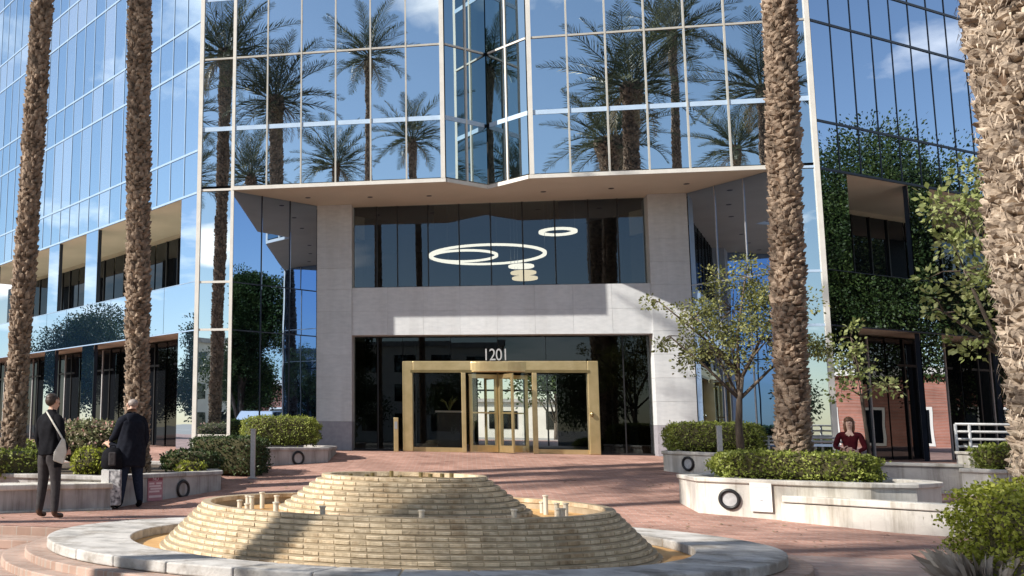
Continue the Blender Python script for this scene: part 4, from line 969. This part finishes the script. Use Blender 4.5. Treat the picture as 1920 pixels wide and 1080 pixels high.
mb = MB(); BWF.box(mb, 0, 5, -0.4, 0, 0.18, 0.56); mb.build('wall', 'concrete_gray', t)
mb = MB(); BWF.box(mb, -0.02, 5, -0.5, 0.05, 0.561, 0.65); mb.build('cap', 'concrete', t, bevel=0.02)
mb = MB(); BWF.box(mb, -0.01, 5, 0.0, 0.06, 0.2, 0.255); mb.build('plinth', 'concrete', t, bevel=0.01)
pl2 = planter('planter', [(-4.78, 21.75), (-3.22, 23.08), (-3.3, 25.2), (-4.3, 26.2), (-5.9, 24.6)], 1.10, 'grey planter with ring medallion at the foot of the left stone column', 'concrete_gray')
pr2 = planter('planter', [(4.16, 22.79), (5.15, 21.5), (5.9, 20.7), (6.6, 21.4), (6.7, 23.4), (5.9, 25.0), (4.9, 25.2)], 1.17, 'pale planter with ring medallion at the foot of the right stone column')
pr1 = planter('planter', [(3.56, 16.83), (4.7, 16.30), (5.75, 16.02), (6.4, 16.15)] + arc_pts(6.2, 17.35, 0.95, -50, 60, 6) + [(5.6, 18.6), (4.2, 18.7), (3.5, 17.9)], 0.88, 'pale planter with ring medallion and white notice around the right palm')
t = thing('ramp_wall', (5.5, 15.9, 0.25), 'low pale ramp wall with a groove running right from the notice planter', 'wall')
RMF = Frame((4.62, 16.30), (1.95, -1.22), (-0.53, -0.85))
mb = MB(); RMF.box(mb, 0.0, 2.6, -0.22, 0.02, 0.15, 0.545); mb.build('wall', 'concrete', t)
mb = MB(); RMF.box(mb, 0.02, 2.6, -0.25, 0.05, 0.56, 0.66); mb.build('cap', 'concrete', t, bevel=0.015)
mb = MB(); RMF.box(mb, 0.1, 2.6, -0.2, 0.0, 0.545, 0.56); mb.build('groove', 'concrete_gray', t)
t = thing('ramp_back_wall', (7.7, 20.2, 0.5), 'grey wall behind the ramp below the right wing', 'wall')
BKF = Frame((6.55, 20.45), (1.0, -0.22), (-0.22, -1.0))
mb = MB(); BKF.box(mb, 0, 2.2, -0.3, 0, 0.4, 1.02); mb.build('wall', 'concrete_gray', t)
mb = MB(); BKF.box(mb, -0.02, 2.2, -0.33, 0.04, 1.021, 1.08); mb.build('cap', 'concrete', t, bevel=0.012)
pr3 = planter('planter', [(8.58, 19.8), (10.8, 18.6), (12.5, 19.5), (12, 21.8), (9.4, 21.6)], 1.01, 'pale planter with ring medallion at the right edge behind the hedge')
t = thing('pedestal_block', (9.02, 20.25, 1.0), 'small pale concrete block standing on the right planter below the railing', 'block')
mb = MB(); mb.box(8.84, 9.24, 20.08, 20.5, 0.9, 1.25); mb.build('block', 'concrete', t, bevel=0.01)
mb = MB(); mb.box(8.81, 9.27, 20.05, 20.53, 1.25, 1.30); mb.build('cap', 'concrete', t, bevel=0.01)
# ring medallions
def medallion(x, y, z, d, label, r=0.14, mat='black_metal', disc=None):
    nx, ny = d; t = thing('ring_medallion', (x, y, z), label, 'medallion', 'ring medallions on the planters'); n = Vector((nx, ny, 0)).normalized(); s = Vector((-n.y, n.x, 0))
    mb = MB(); k = 28; m = 8; vs = []
    for i in range(k):
        a = 2 * math.pi * i / k; cdir = s * math.cos(a) + Vector((0, 0, 1)) * math.sin(a)
        for j in range(m):
            b = 2 * math.pi * j / m; vs.append(Vector((x, y, z)) + cdir * (r + 0.028 * math.cos(b)) + n * (0.02 + 0.022 * math.sin(b)))
    mb.add(vs, [(i * m + j, ((i + 1) % k) * m + j, ((i + 1) % k) * m + (j + 1) % m, i * m + (j + 1) % m) for i in range(k) for j in range(m)])
    mb.build('ring', mat, t, smooth=True)
    mb = MB(); vs = [Vector((x, y, z)) + n * 0.012 + (s * math.cos(2 * math.pi * i / k) + Vector((0, 0, 1)) * math.sin(2 * math.pi * i / k)) * r for i in range(k)] 
    vs2 = [v - n * 0.02 for v in vs]; mb.add(vs + vs2, [tuple(range(k)), tuple(range(k, 2 * k))[::-1]] + [(i, i + k, (i + 1) % k + k, (i + 1) % k) for i in range(k)])
    mb.build('disc', disc or 'concrete_gray', t)
medallion(-4.96, 16.93, 0.46, (0.89, -0.456), 'black ring medallion on the planter with the red sign')
medallion(3.98, 16.63, 0.56, (-0.42, -0.907), 'grey ring medallion left of the white notice', 0.135, 'black_metal', 'galvanised')
medallion(-3.84, 22.55, 0.86, (0.65, -0.76), 'small dark ring medallion on the planter by the left column')
medallion(4.56, 22.27, 0.92, (-0.793, -0.609), 'ring medallion on the planter by the right column', 0.13, 'black_metal', 'galvanised')
medallion(9.3, 19.4, 0.62, (-0.475, -0.88), 'ring medallion on the rightmost planter', 0.14, 'galvanised')
# signs
def plate(name, c, d, w, h, mat, label, cat, th=0.012):
    t = thing(name, c, label, cat); n = Vector((d[0], d[1])).normalized(); fr = Frame((c[0], c[1]), (-n.y, n.x), (n.x, n.y))
    mb = MB(); fr.box(mb, -w / 2, w / 2, 0, th, c[2], c[2] + h); mb.build('plate', mat, t); return t, fr
t, fr = plate('warning_sign', (-5.275, 16.31, 0.29), (0.89, -0.456), 0.36, 0.42, 'sign_red', 'faded red warning sign on the planter beside the man in the dark coat', 'sign')
mb = MB(); fr.box(mb, -0.17, 0.17, 0.012, 0.015, 0.63, 0.70); mb.build('header', 'sign_dark_red', t)
tm = text_mesh('NO', 0.085, 0.001, 'sign_pale'); p = fr.P(0, 0.017, 0.635)
link_mesh('lettering', tm, t, Vector(p) - WL[t], (R(90), 0, fr.ang + math.pi * 0), (1.1, 1, 1))
mb = MB()
for k, (a, b, z) in enumerate([(-.15, -.03, .57), (.02, .15, .57), (-.15, .13, .525), (-.12, .15, .48), (-.15, .10, .435), (-.15, .15, .345)]):
    fr.box(mb, a, b, 0.012, 0.0145, z, z + (0.03 if k < 5 else 0.04))
mb.build('faded_print', 'sign_pale', t)
t, fr = plate('notice', (4.375, 16.42, 0.40), (-0.42, -0.907), 0.30, 0.43, 'card_white', 'white paper notice with faint print on the right planter', 'notice', 0.01)
mb = MB()
for k in range(9):
    z = 0.76 - 0.04 * k; mb_a = -0.11 + 0.01 * (k % 3); fr.box(mb, mb_a, 0.11 - 0.03 * ((k * 7) % 4), 0.01, 0.0125, z, z + 0.009)
fr.box(mb, -0.01, 0.03, 0.01, 0.0125, 0.555, 0.575)
mb.build('print', 'print_gray', t)
# steel posts and rails
for x, y, z1, lb in ((-4.30, 19.75, 1.50, 'thin steel post in front of the dark clipped hedge on the left'), (4.98, 21.35, 1.69, 'thin steel post beside the right planters')):
    t = thing('light_post', (x, y, gz(x, y)), lb, 'post', 'thin steel posts'); mb = MB(); mb.box(x - 0.045, x + 0.045, y - 0.045, y + 0.045, gz(x, y) - 0.02, z1); mb.build('post', 'galvanised', t, bevel=0.008)
    mb = MB(); mb.box(x - 0.05, x + 0.05, y - 0.05, y + 0.05, z1, z1 + 0.03); mb.build('cap', 'galvanised', t); mb = MB(); mb.box(x - 0.09, x + 0.09, y - 0.09, y + 0.09, gz(x, y), gz(x, y) + 0.02); mb.build('base_plate', 'galvanised', t)
def rail(name, pts, zb, zs_, posts, label):
    t = thing(name, (pts[0][0], pts[0][1], zb), label, 'railing')
    for z in zs_:
        mb = MB(); mb.tube([(p[0], p[1], z) for p in pts], 0.025, 8); mb.build('rail', 'galvanised', t, smooth=True)
    for p in posts:
        mb = MB(); mb.tube([(p[0], p[1], zb), (p[0], p[1], max(zs_))], 0.028, 8); mb.build('post', 'galvanised', t, smooth=True)
rail('hand_rail', [(5.8, 22.55), (6.6, 22.6), (7.6, 22.4)], 0.8, (1.42, 1.50), [(5.95, 22.55), (6.22, 22.58), (7.5, 22.42)], 'grey hand rail behind the right palm trunk')
rail('hand_rail', [(9.02, 20.9), (9.9, 20.9), (11.2, 20.7)], 0.9, (1.38, 1.52, 1.66, 1.80), [(9.02, 20.9), (9.25, 20.9), (10.3, 20.83)], 'grey four bar railing on the rightmost planter')

# ================================================================== background things seen in the glass
t = thing('parked_suv', (14.3, 23.0, 0.75), 'silver sport utility car mirrored low in the glass left of the entrance', 'car')
def car(t, cx, cy_, z0, ang):
    fr = Frame((cx, cy_), (math.cos(ang), math.sin(ang)), (-math.sin(ang), math.cos(ang)))
    prof = [(-2.2, .45), (-2.25, .8), (-2.1, 1.02), (-1.2, 1.1), (-.55, 1.62), (1.55, 1.68), (2.1, 1.15), (2.25, .95), (2.25, .45)]
    mb = MB(); n = len(prof); ins = [0, 0, 0.03, 0.02, .14, .14, .03, 0, 0]
    vs = [fr.P(p[0], -0.92 + i_, z0 + p[1] - .12) for p, i_ in zip(prof, ins)] + [fr.P(p[0], 0.92 - i_, z0 + p[1] - .12) for p, i_ in zip(prof, ins)]
    mb.add(vs, [tuple(range(n)), tuple(range(n, 2 * n))[::-1]] + [(i, i + n, (i + 1) % n + n, (i + 1) % n) for i in range(n)]); mb.build('body', 'car_paint', t, bevel=0.06)
    for s in (-1, 1):
        mb = MB(); w = [(-1.0, 1.02), (-.5, 1.42), (.35, 1.46), (.35, 1.02)]; w2 = [(.45, 1.02), (.45, 1.46), (1.4, 1.46), (1.75, 1.05)]
        for q in (w, w2):
            vs = [fr.P(a, s * (0.925 - 0.10 * (z - .98) / .48), z0 + z) for a, z in q] + [fr.P(a, s * (0.90 - 0.10 * (z - .98) / .48), z0 + z) for a, z in q]
            mb.add(vs, [(0, 1, 2, 3), (7, 6, 5, 4)] + [(i, i + 4, (i + 1) % 4 + 4, (i + 1) % 4) for i in range(4)])
        mb.build('side_window', 'glass_dark', t)
        for a in (-1.4, 1.4):
            mb = MB(); mb.tube([fr.P(a, s * 0.70, z0 + .35), fr.P(a, s * 0.94, z0 + .35)], 0.35, 20); wh = mb.build('wheel', 'rubber', t)
            mb = MB(); mb.tube([fr.P(a, s * 0.92, z0 + .35), fr.P(a, s * 0.95, z0 + .35)], 0.21, 14); mb.build('rim', 'steel', wh)
        mb = MB(); fr.box(mb, -2.27, -2.2, s * 0.75 - 0.15, s * 0.75 + 0.15, z0 + .62, z0 + .78); mb.build('headlight', 'card_white', t)
car(t, 14.3, 23.0, 0.75, R(8))
t = thing('brick_building', (48, 26, 0), 'low red brick building mirrored in the right wing of the tower', 'building')
BB = Frame((42.0, 10.0), (0, 1), (-1, 0))
mb = MB(); BB.box(mb, 0, 34, -10, 0, -0.05, 4.6); mb.build('wall', 'brick_wall', t)
mb = MB(); BB.box(mb, -0.3, 34.3, -10.3, 0.3, 4.6, 5.0); mb.build('roof', 'plaster', t)
for k in range(8):
    s = 2 + 4 * k; mb = MB(); BB.box(mb, s, s + 2.2, -0.1, 0.05, 1.0, 3.0); w = mb.build('window', 'plaster', t); mb = MB(); BB.box(mb, s + .15, s + 2.05, 0.05, 0.06, 1.15, 2.85); mb.build('pane', 'glass_dark', w)
t = thing('beige_building', (-10, -70, 0), 'distant beige building across the road mirrored in the corner glass', 'building')
mb = MB(); mb.box(-34, 4, -85, -60, -0.05, 11); mb.build('wall', 'plaster', t); mb = MB(); mb.box(-34.4, 4.4, -85.4, -59.6, 11, 11.6); mb.build('roof', 'concrete_gray', t)
for k in range(9):
    for j in range(3):
        mb = MB(); mb.box(-32 + 4 * k, -29.8 + 4 * k, -60.05, -59.95, 1.2 + 3.4 * j, 3.2 + 3.4 * j); mb.build('window', 'glass_dark', t)
# seen through the rear doors of the lobby
big_tree(6.0, 70, 0.9, 7.0, 3.2, 'tree beyond the rear doors, seen through the lobby', 90, n=2500, group='trees beyond the lobby')
big_tree(-1.5, 78, 0.9, 6.0, 3.0, 'left tree beyond the rear doors, seen through the lobby', 91, n=2500, group='trees beyond the lobby')
t = thing('low_building', (4, 95, 0.9), 'pale low building far beyond the rear doors of the lobby', 'building')
mb = MB(); mb.box(-20, 30, 92, 100, 0.8, 4.0); mb.build('wall', 'plaster', t); mb = MB(); mb.box(-20.3, 30.3, 91.7, 100.3, 4.0, 4.3); mb.build('roof', 'concrete_gray', t)
for k in range(9):
    mb = MB(); mb.box(-18 + 5 * k, -15.5 + 5 * k, 91.95, 92.05, 1.6, 3.2); mb.build('window', 'glass_dark', t)

# ================================================================== people
def person(name, x, y, z, face, J, E, zones, mats, label, head_c, hair, hair_mat, group=None, skinm='skin'):
    """J: joint -> (x, y, z, radius) in the figure's frame (x right, y forward); E: edges; zones(c) -> material index"""
    t = thing(name, (x, y, z), label, 'person', group)
    keys = list(J); me = bpy.data.meshes.new('body'); me.from_pydata([J[k][:3] for k in keys], [(keys.index(a), keys.index(b)) for a, b in E], [])
    o = bpy.data.objects.new('body', me); COL.objects.link(o)
    o.modifiers.new('skin', 'SKIN'); sv = me.skin_vertices[0].data
    for i, k in enumerate(keys):
        r = J[k][3]; sv[i].radius = r if isinstance(r, tuple) else (r, r); sv[i].use_root = (i == 0)
    sb = o.modifiers.new('sub', 'SUBSURF'); sb.levels = sb.render_levels = 2
    bpy.context.view_layer.update()
    m2 = bpy.data.meshes.new_from_object(o.evaluated_get(bpy.context.evaluated_depsgraph_get()))
    bpy.data.objects.remove(o); m2.materials.clear(); m2.name = 'body'
    for m in mats: m2.materials.append(M[m])
    for p in m2.polygons: p.material_index = zones(p.center); p.use_smooth = True
    link_mesh('body', m2, t, (0, 0, 0), (0, 0, face))
    hc = Vector(head_c); rot = (0, 0, face)
    def part(nm, mb, mat, smooth=True): link_mesh(nm, mb.mesh(nm, mat, smooth), t, (0, 0, 0), rot)
    mb = MB()
    for dx, dy, dz, rx, ry, rz_ in hair: mb.ball(hc + Vector((dx, dy, dz)), (rx, ry, rz_), 12, 8)
    part('hair', mb, hair_mat)
    for s in (-1, 1):
        mb = MB(); mb.ball(hc + Vector((s * 0.088, 0.0, -0.01)), (0.014, 0.025, 0.034), 8, 6); part('ear', mb, skinm)
        mb = MB(); mb.ball(hc + Vector((s * 0.034, 0.092, 0.01)), (0.012, 0.008, 0.008), 8, 6); part('eye', mb, 'hair_dark')
    mb = MB(); mb.ball(hc + Vector((0, 0.088, -0.065)), (0.024, 0.008, 0.006), 8, 6); part('mouth', mb, 'sign_dark_red')
    return t
def hand(J, E, nm, wr, dirv, thumb, curl=(0, 0, 0)):
    """palm and five fingers from wrist joint nm; dirv = finger direction, thumb = side the thumb leaves"""
    w = Vector(J[wr][:3]); d = Vector(dirv).normalized(); th = Vector(thumb).normalized(); cu = Vector(curl)
    pal = w + d * 0.055; J[nm + 'p'] = (*pal, 0.026); E.append((wr, nm + 'p'))
    for k, (o_, L) in enumerate(((0.028, 0.072), (0.010, 0.082), (-0.009, 0.076), (-0.027, 0.060))):
        a = pal + d * 0.035 + th * o_; b = a + d * L * 0.5 + cu * 0.4; c = b + d * L * 0.5 + cu
        J[nm + 'a%d' % k] = (*a, 0.010); J[nm + 'b%d' % k] = (*b, 0.0095); J[nm + 'c%d' % k] = (*c, 0.008)
        E += [(nm + 'p', nm + 'a%d' % k), (nm + 'a%d' % k, nm + 'b%d' % k), (nm + 'b%d' % k, nm + 'c%d' % k)]
    a = w + d * 0.03 + th * 0.034; b = a + d * 0.03 + th * 0.022; c = b + d * 0.032 + th * 0.004 + cu * 0.5
    J[nm + 't0'] = (*a, 0.012); J[nm + 't1'] = (*b, 0.0105); J[nm + 't2'] = (*c, 0.009); E += [(wr, nm + 't0'), (nm + 't0', nm + 't1'), (nm + 't1', nm + 't2')]
def standing(arms, legs, bulk=1.0):
    J = {'pel': (0, 0, .97, (.15 * bulk, .115 * bulk)), 'sp': (0, .0, 1.14, (.15 * bulk, .115 * bulk)), 'ch': (0, -.005, 1.32, (.165 * bulk, .125 * bulk)), 'nb': (0, -.01, 1.475, .075), 'nk': (0, .005, 1.54, .056), 'h0': (0, .02, 1.60, (.066, .078)), 'h1': (0, .01, 1.68, (.077, .095)), 'h2': (0, 0, 1.755, (.060, .075)), 'no': (0, .112, 1.665, .012)}
    E = [('pel', 'sp'), ('sp', 'ch'), ('ch', 'nb'), ('nb', 'nk'), ('nk', 'h0'), ('h0', 'h1'), ('h1', 'h2'), ('h1', 'no')]
    for s, nm in ((-1, 'l'), (1, 'r')):
        sh, el, wr, dv_, th, cu = arms[nm]; J[nm + 's0'] = (sh[0] * .52, sh[1], sh[2] + .025, .078 * bulk); J[nm + 's'] = (*sh, .078 * bulk); J[nm + 'e'] = (*el, .058 * bulk); J[nm + 'w'] = (*wr, .036)
        mid = Vector(sh).lerp(Vector(el), .5); J[nm + 'm'] = (*mid, .066 * bulk)
        E += [('nb', nm + 's0'), (nm + 's0', nm + 's'), (nm + 's', nm + 'm'), (nm + 'm', nm + 'e'), (nm + 'e', nm + 'w')]; hand(J, E, nm + 'h', nm + 'w', dv_, th, cu)
        hp, kn, an, he, to = legs[nm]
        J[nm + 'hp'] = (*hp, .112 * bulk); J[nm + 'k'] = (*kn, .078 * bulk); J[nm + 'c'] = (*(Vector(kn).lerp(Vector(an), .4)), .07 * bulk); J[nm + 'an'] = (*an, .058); J[nm + 'he'] = (*he, .045); J[nm + 'to'] = (*to, .038)
        E += [('pel', nm + 'hp'), (nm + 'hp', nm + 'k'), (nm + 'k', nm + 'c'), (nm + 'c', nm + 'an'), (nm + 'an', nm + 'he'), (nm + 'he', nm + 'to')]
    return J, E
def jacket(t, face, loops, mat, seed, name='jacket'):
    """loose garment around the torso: (z, half width, half depth) rings with folds"""
    rnd = random.Random(seed); ph = [rnd.uniform(0, 6.28) for _ in range(6)]; mb = MB(); lo = []; n = 40
    for i in range((len(loops) - 1) * 4 + 1):
        q = i / 4; a = min(int(q), len(loops) - 2); f = q - a; z, w, d, cy_ = [loops[a][k] * (1 - f) + loops[a + 1][k] * f for k in range(4)]
        ring = []
        for j in range(n):
            th = 2 * math.pi * j / n; fold = 0.007 * math.sin(5 * th + ph[0] + 9 * z) + 0.006 * math.sin(9 * th - 14 * z + ph[1]) + 0.004 * math.sin(16 * z + 3 * th + ph[2]); k_ = 1.0 + fold / w
            c_, s_ = math.cos(th), math.sin(th); ring.append((math.copysign(abs(c_) ** 0.85, c_) * w * k_, cy_ + math.copysign(abs(s_) ** 0.85, s_) * d * k_, z + 0.008 * math.sin(3 * th + ph[3]) * (i < 2)))
        lo.append(ring)
    mb.rings(lo, True, True); link_mesh(name, mb.mesh(name, mat, True), t, (0, 0, 0), (0, 0, face))
def zone_fn(coat_z, hands, extra=None):
    def f(c):
        if c.z > 1.555: return 0
        for h in hands:
            if (c - Vector(h)).length < 0.125: return 0
        if c.z < 0.115: return 3
        if c.z < coat_z and abs(c.x) < (0.235 if c.z < 0.72 else 0.17): return 2
        return 1
    return f
cap_hair = [(0, -0.012, 0.035, .088, .102, .075), (0, -0.04, 0.0, .086, .075, .085)]
# man in the black jacket, seen from behind, weight on both legs
arms = {'l': ((-.185, -.01, 1.405), (-.235, -.03, 1.14), (-.235, .06, .91), (0.02, .15, -1), (0.3, 1, 0.1), (0.01, .01, 0)), 'r': ((.185, -.01, 1.405), (.245, -.02, 1.14), (.21, .14, .97), (-.35, .9, -.2), (-0.2, .1, 1), (-.02, 0, -.01))}
legs = {'l': ((-.095, 0, .90), (-.125, .01, .50), (-.15, -.02, .10), (-.155, -.01, .05), (-.175, .14, .035)), 'r': ((.095, 0, .90), (.125, .02, .50), (.15, -.01, .10), (.155, 0, .05), (.185, .14, .035))}
J, E = standing(arms, legs, 1.03)
J['h0'] = (0.02, .03, 1.60, (.066, .078)); J['no'] = (.085, .075, 1.665, .012)
man1 = person('person', -5.95, 13.4, 0.235, R(-22), J, E, zone_fn(.96, [(-.233, .075, .82), (.17, .24, .94)]), ['skin', 'cloth_black', 'cloth_gray', 'leather'], 'man in black jacket and grey trousers seen from behind at the left edge', (0, 0.01, 1.685), cap_hair, 'hair_dark')
jacket(man1, R(-22), [(.90, .185, .135, 0), (.98, .188, .14, 0), (1.12, .178, .13, 0), (1.28, .192, .135, -.005), (1.38, .195, .125, -.005), (1.44, .155, .10, -.005), (1.49, .075, .075, -.005), (1.52, .066, .068, 0)], 'cloth_black', 3)
t = thing('messenger_bag', (-5.72, 13.25, 1.0), 'pale canvas bag hanging at the right side of the man in black', 'bag')
mb = MB(); prof = [(-.10, 0), (.05, -.05), (.09, .12), (.06, .30), (.02, .33), (-.09, .12)]
bf = Frame((-5.70, 13.20), (0.95, 0.25), (0.25, -0.95))
vs = [bf.P(a, n, 1.06 + z) for n in (-.035, .035) for a, z in prof]; mb.add(vs, [tuple(range(6)), tuple(range(6, 12))[::-1]] + [(i, i + 6, (i + 1) % 6 + 6, (i + 1) % 6) for i in range(6)]); mb.build('bag_body', 'canvas_pale', t, bevel=0.02)
mb = MB(); mb.tube([bf.P(.02, 0, 1.38), (-5.86, 13.24, 1.62), (-5.99, 13.32, 1.755)], 0.014, 6); mb.build('strap', 'canvas_pale', t)
# man in the dark coat, half turned away, hand on a rucksack
arms = {'l': ((-.20, .0, 1.405), (-.25, .10, 1.16), (-.27, .30, 1.06), (-.1, 1, -.1), (.9, .1, .5), (0, 0, -.02)), 'r': ((.20, -.01, 1.405), (.25, -.03, 1.13), (.25, .05, .90), (0, .15, -1), (-.3, 1, .1), (-.01, .01, 0))}
legs = {'l': ((-.10, 0, .90), (-.14, .03, .50), (-.17, .02, .10), (-.17, .03, .05), (-.19, .18, .035)), 'r': ((.10, 0, .90), (.13, .0, .50), (.17, -.03, .10), (.17, -.02, .05), (.20, .12, .035))}
J, E = standing(arms, legs, 1.22); J['h1'] = (0, .02, 1.67, (.079, .097)); 
man2 = person('person', -5.42, 15.45, 0.236, R(48), J, E, zone_fn(.74, [(-.28, .36, 1.05), (.25, .065, .80)]), ['skin', 'cloth_navy', 'cloth_denim', 'cloth_black'], 'heavy set man in long dark coat and jeans beside the rucksack', (0, 0.02, 1.68), [(0, -0.03, 0.02, .088, .085, .072)], 'hair_gray')
jacket(man2, R(48), [(.66, .235, .18, 0), (.80, .24, .185, 0), (1.0, .235, .185, .01), (1.15, .225, .175, .015), (1.30, .222, .155, 0), (1.39, .215, .135, -.005), (1.45, .16, .105, -.005), (1.50, .08, .08, -.005), (1.535, .07, .072, 0)], 'cloth_navy', 4, 'coat')
t = thing('luggage_cart', (-5.66, 15.2, 0.235), 'upright white and patterned box on a small cart beside the man in the dark coat', 'luggage')
cf = Frame((-5.66, 15.22), (0.97, 0.22), (0.22, -0.97))
mb = MB(); cf.box(mb, -.15, .16, -.13, .13, .29, .86); mb.build('box', 'print_blotch', t, bevel=0.015)
mb = MB(); cf.box(mb, -.152, -.03, .13, .137, .30, .85); mb.build('white_side', 'card_white', t)
for a in (-.1, .1):
    mb = MB(); mb.tube([cf.P(a - .015, 0, .285), cf.P(a + .015, 0, .285)], .045, 12); mb.build('wheel', 'rubber', t)
t = thing('rucksack', (-5.66, 15.2, 0.87), 'black and grey rucksack standing on the luggage box', 'rucksack')
mb = MB(); lo = []
for z, w, d in ((.865, .15, .10), (.90, .18, .13), (1.02, .185, .14), (1.14, .16, .12), (1.20, .10, .07), (1.215, .03, .02)):
    lo.append([cf.P(w * math.cos(2 * math.pi * i / 16), d * math.sin(2 * math.pi * i / 16), z) for i in range(16)])
mb.rings(lo); mb.build('pack', 'cloth_black', t, smooth=True)
mb = MB(); cf.box(mb, -.045, .075, .115, .155, .92, 1.14); mb.build('front_pocket', 'cloth_gray', t, bevel=0.02)
mb = MB(); mb.tube([cf.P(-.05, 0, 1.2), cf.P(-.03, 0, 1.245), cf.P(.03, 0, 1.245), cf.P(.05, 0, 1.2)], .011, 6); mb.build('handle', 'cloth_black', t)
# woman in maroon sitting on the ramp wall
J = {'pel': (0, 0, .12, (.15, .12)), 'sp': (0, -.01, .28, (.115, .095)), 'ch': (0, 0, .43, (.135, .105)), 'nb': (0, -.01, .56, .06), 'nk': (0, 0, .615, .046), 'h0': (0, .02, .67, (.058, .07)), 'h1': (0, .015, .745, (.07, .088)), 'h2': (0, 0, .81, (.055, .07)), 'no': (0, .108, .735, .011)}
E = [('pel', 'sp'), ('sp', 'ch'), ('ch', 'nb'), ('nb', 'nk'), ('nk', 'h0'), ('h0', 'h1'), ('h1', 'h2'), ('h1', 'no')]
for s, nm, el, wr, dv_, th in ((-1, 'l', (-.23, .05, .27), (-.08, .24, .20), (.9, .3, -.1), (0, .3, 1)), (1, 'r', (.25, .03, .28), (.14, .25, .24), (-.8, .4, .1), (0, .3, 1))):
    J[nm + 's'] = (s * .165, 0, .52, .066); J[nm + 'e'] = (*el, .046); J[nm + 'w'] = (*wr, .03); E += [('ch', nm + 's'), (nm + 's', nm + 'e'), (nm + 'e', nm + 'w')]; hand(J, E, nm + 'h', nm + 'w', dv_, th, (0, .005, -.01))
    J[nm + 'hp'] = (s * .09, .06, .10, .095); J[nm + 'k'] = (s * .10, .46, .10, .065); J[nm + 'an'] = (s * .11, .44, -.32, .045); J[nm + 'to'] = (s * .11, .58, -.36, .035)
    E += [('pel', nm + 'hp'), (nm + 'hp', nm + 'k'), (nm + 'k', nm + 'an'), (nm + 'an', nm + 'to')]
def wz(c):
    if c.z > .60 or (c.z > .50 and c.y > .04 and abs(c.x) < .06): return 0
    for h in ((.0, .28, .18), (.08, .29, .25)):
        if (c - Vector(h)).length < .12: return 0
    return 1 if c.z > .14 else 2
person('person', 6.98, 20.25, 1.06, R(165), J, E, wz, ['skin_pale', 'cloth_maroon', 'cloth_black', 'cloth_black'], 'woman in a dark red top with auburn hair sitting beyond the right hedge', (0, 0.015, .75),
       [(0, -.015, .03, .082, .095, .07), (0, -.055, -.06, .09, .06, .15), (-.06, -.02, -.08, .035, .05, .12), (.06, -.02, -.08, .035, .05, .12)], 'hair_auburn', skinm='skin_pale')

# ================================================================== leaf litter
rnd = random.Random(77); mb = MB(); pts = []
for cx_, cy2, sp in ((4.2, 15.6, 1.6), (5.6, 13.2, 1.5), (3.6, 20.5, 1.2), (-4.0, 19.0, 1.0), (-5.0, 14.2, 1.5), (1.5, 15.5, 2.5), (5.0, 11.5, 1.2)):
    for _ in range(38):
        x, y = rnd.gauss(cx_, sp), rnd.gauss(cy2, sp * 0.6)
        if y > 12.7: pts.append((x, y, gz(x, y) + 0.006))
for x, y, z in pts:
    a = rnd.uniform(0, 6.28); L = rnd.uniform(0.04, 0.09); d = Vector((math.cos(a), math.sin(a), 0)); e = Vector((-d.y, d.x, 0)); p = Vector((x, y, z))
    mb.add([p, p + d * L * .5 + e * L * .25 + Vector((0, 0, .012)), p + d * L + Vector((0, 0, .006)), p + d * L * .5 - e * L * .25 + Vector((0, 0, .004))], [(0, 1, 2, 3)])
setp(mb.build('leaf_litter', 'frond_dry'), 'dry fallen leaves scattered on the brick plaza', 'leaves', kind='stuff')
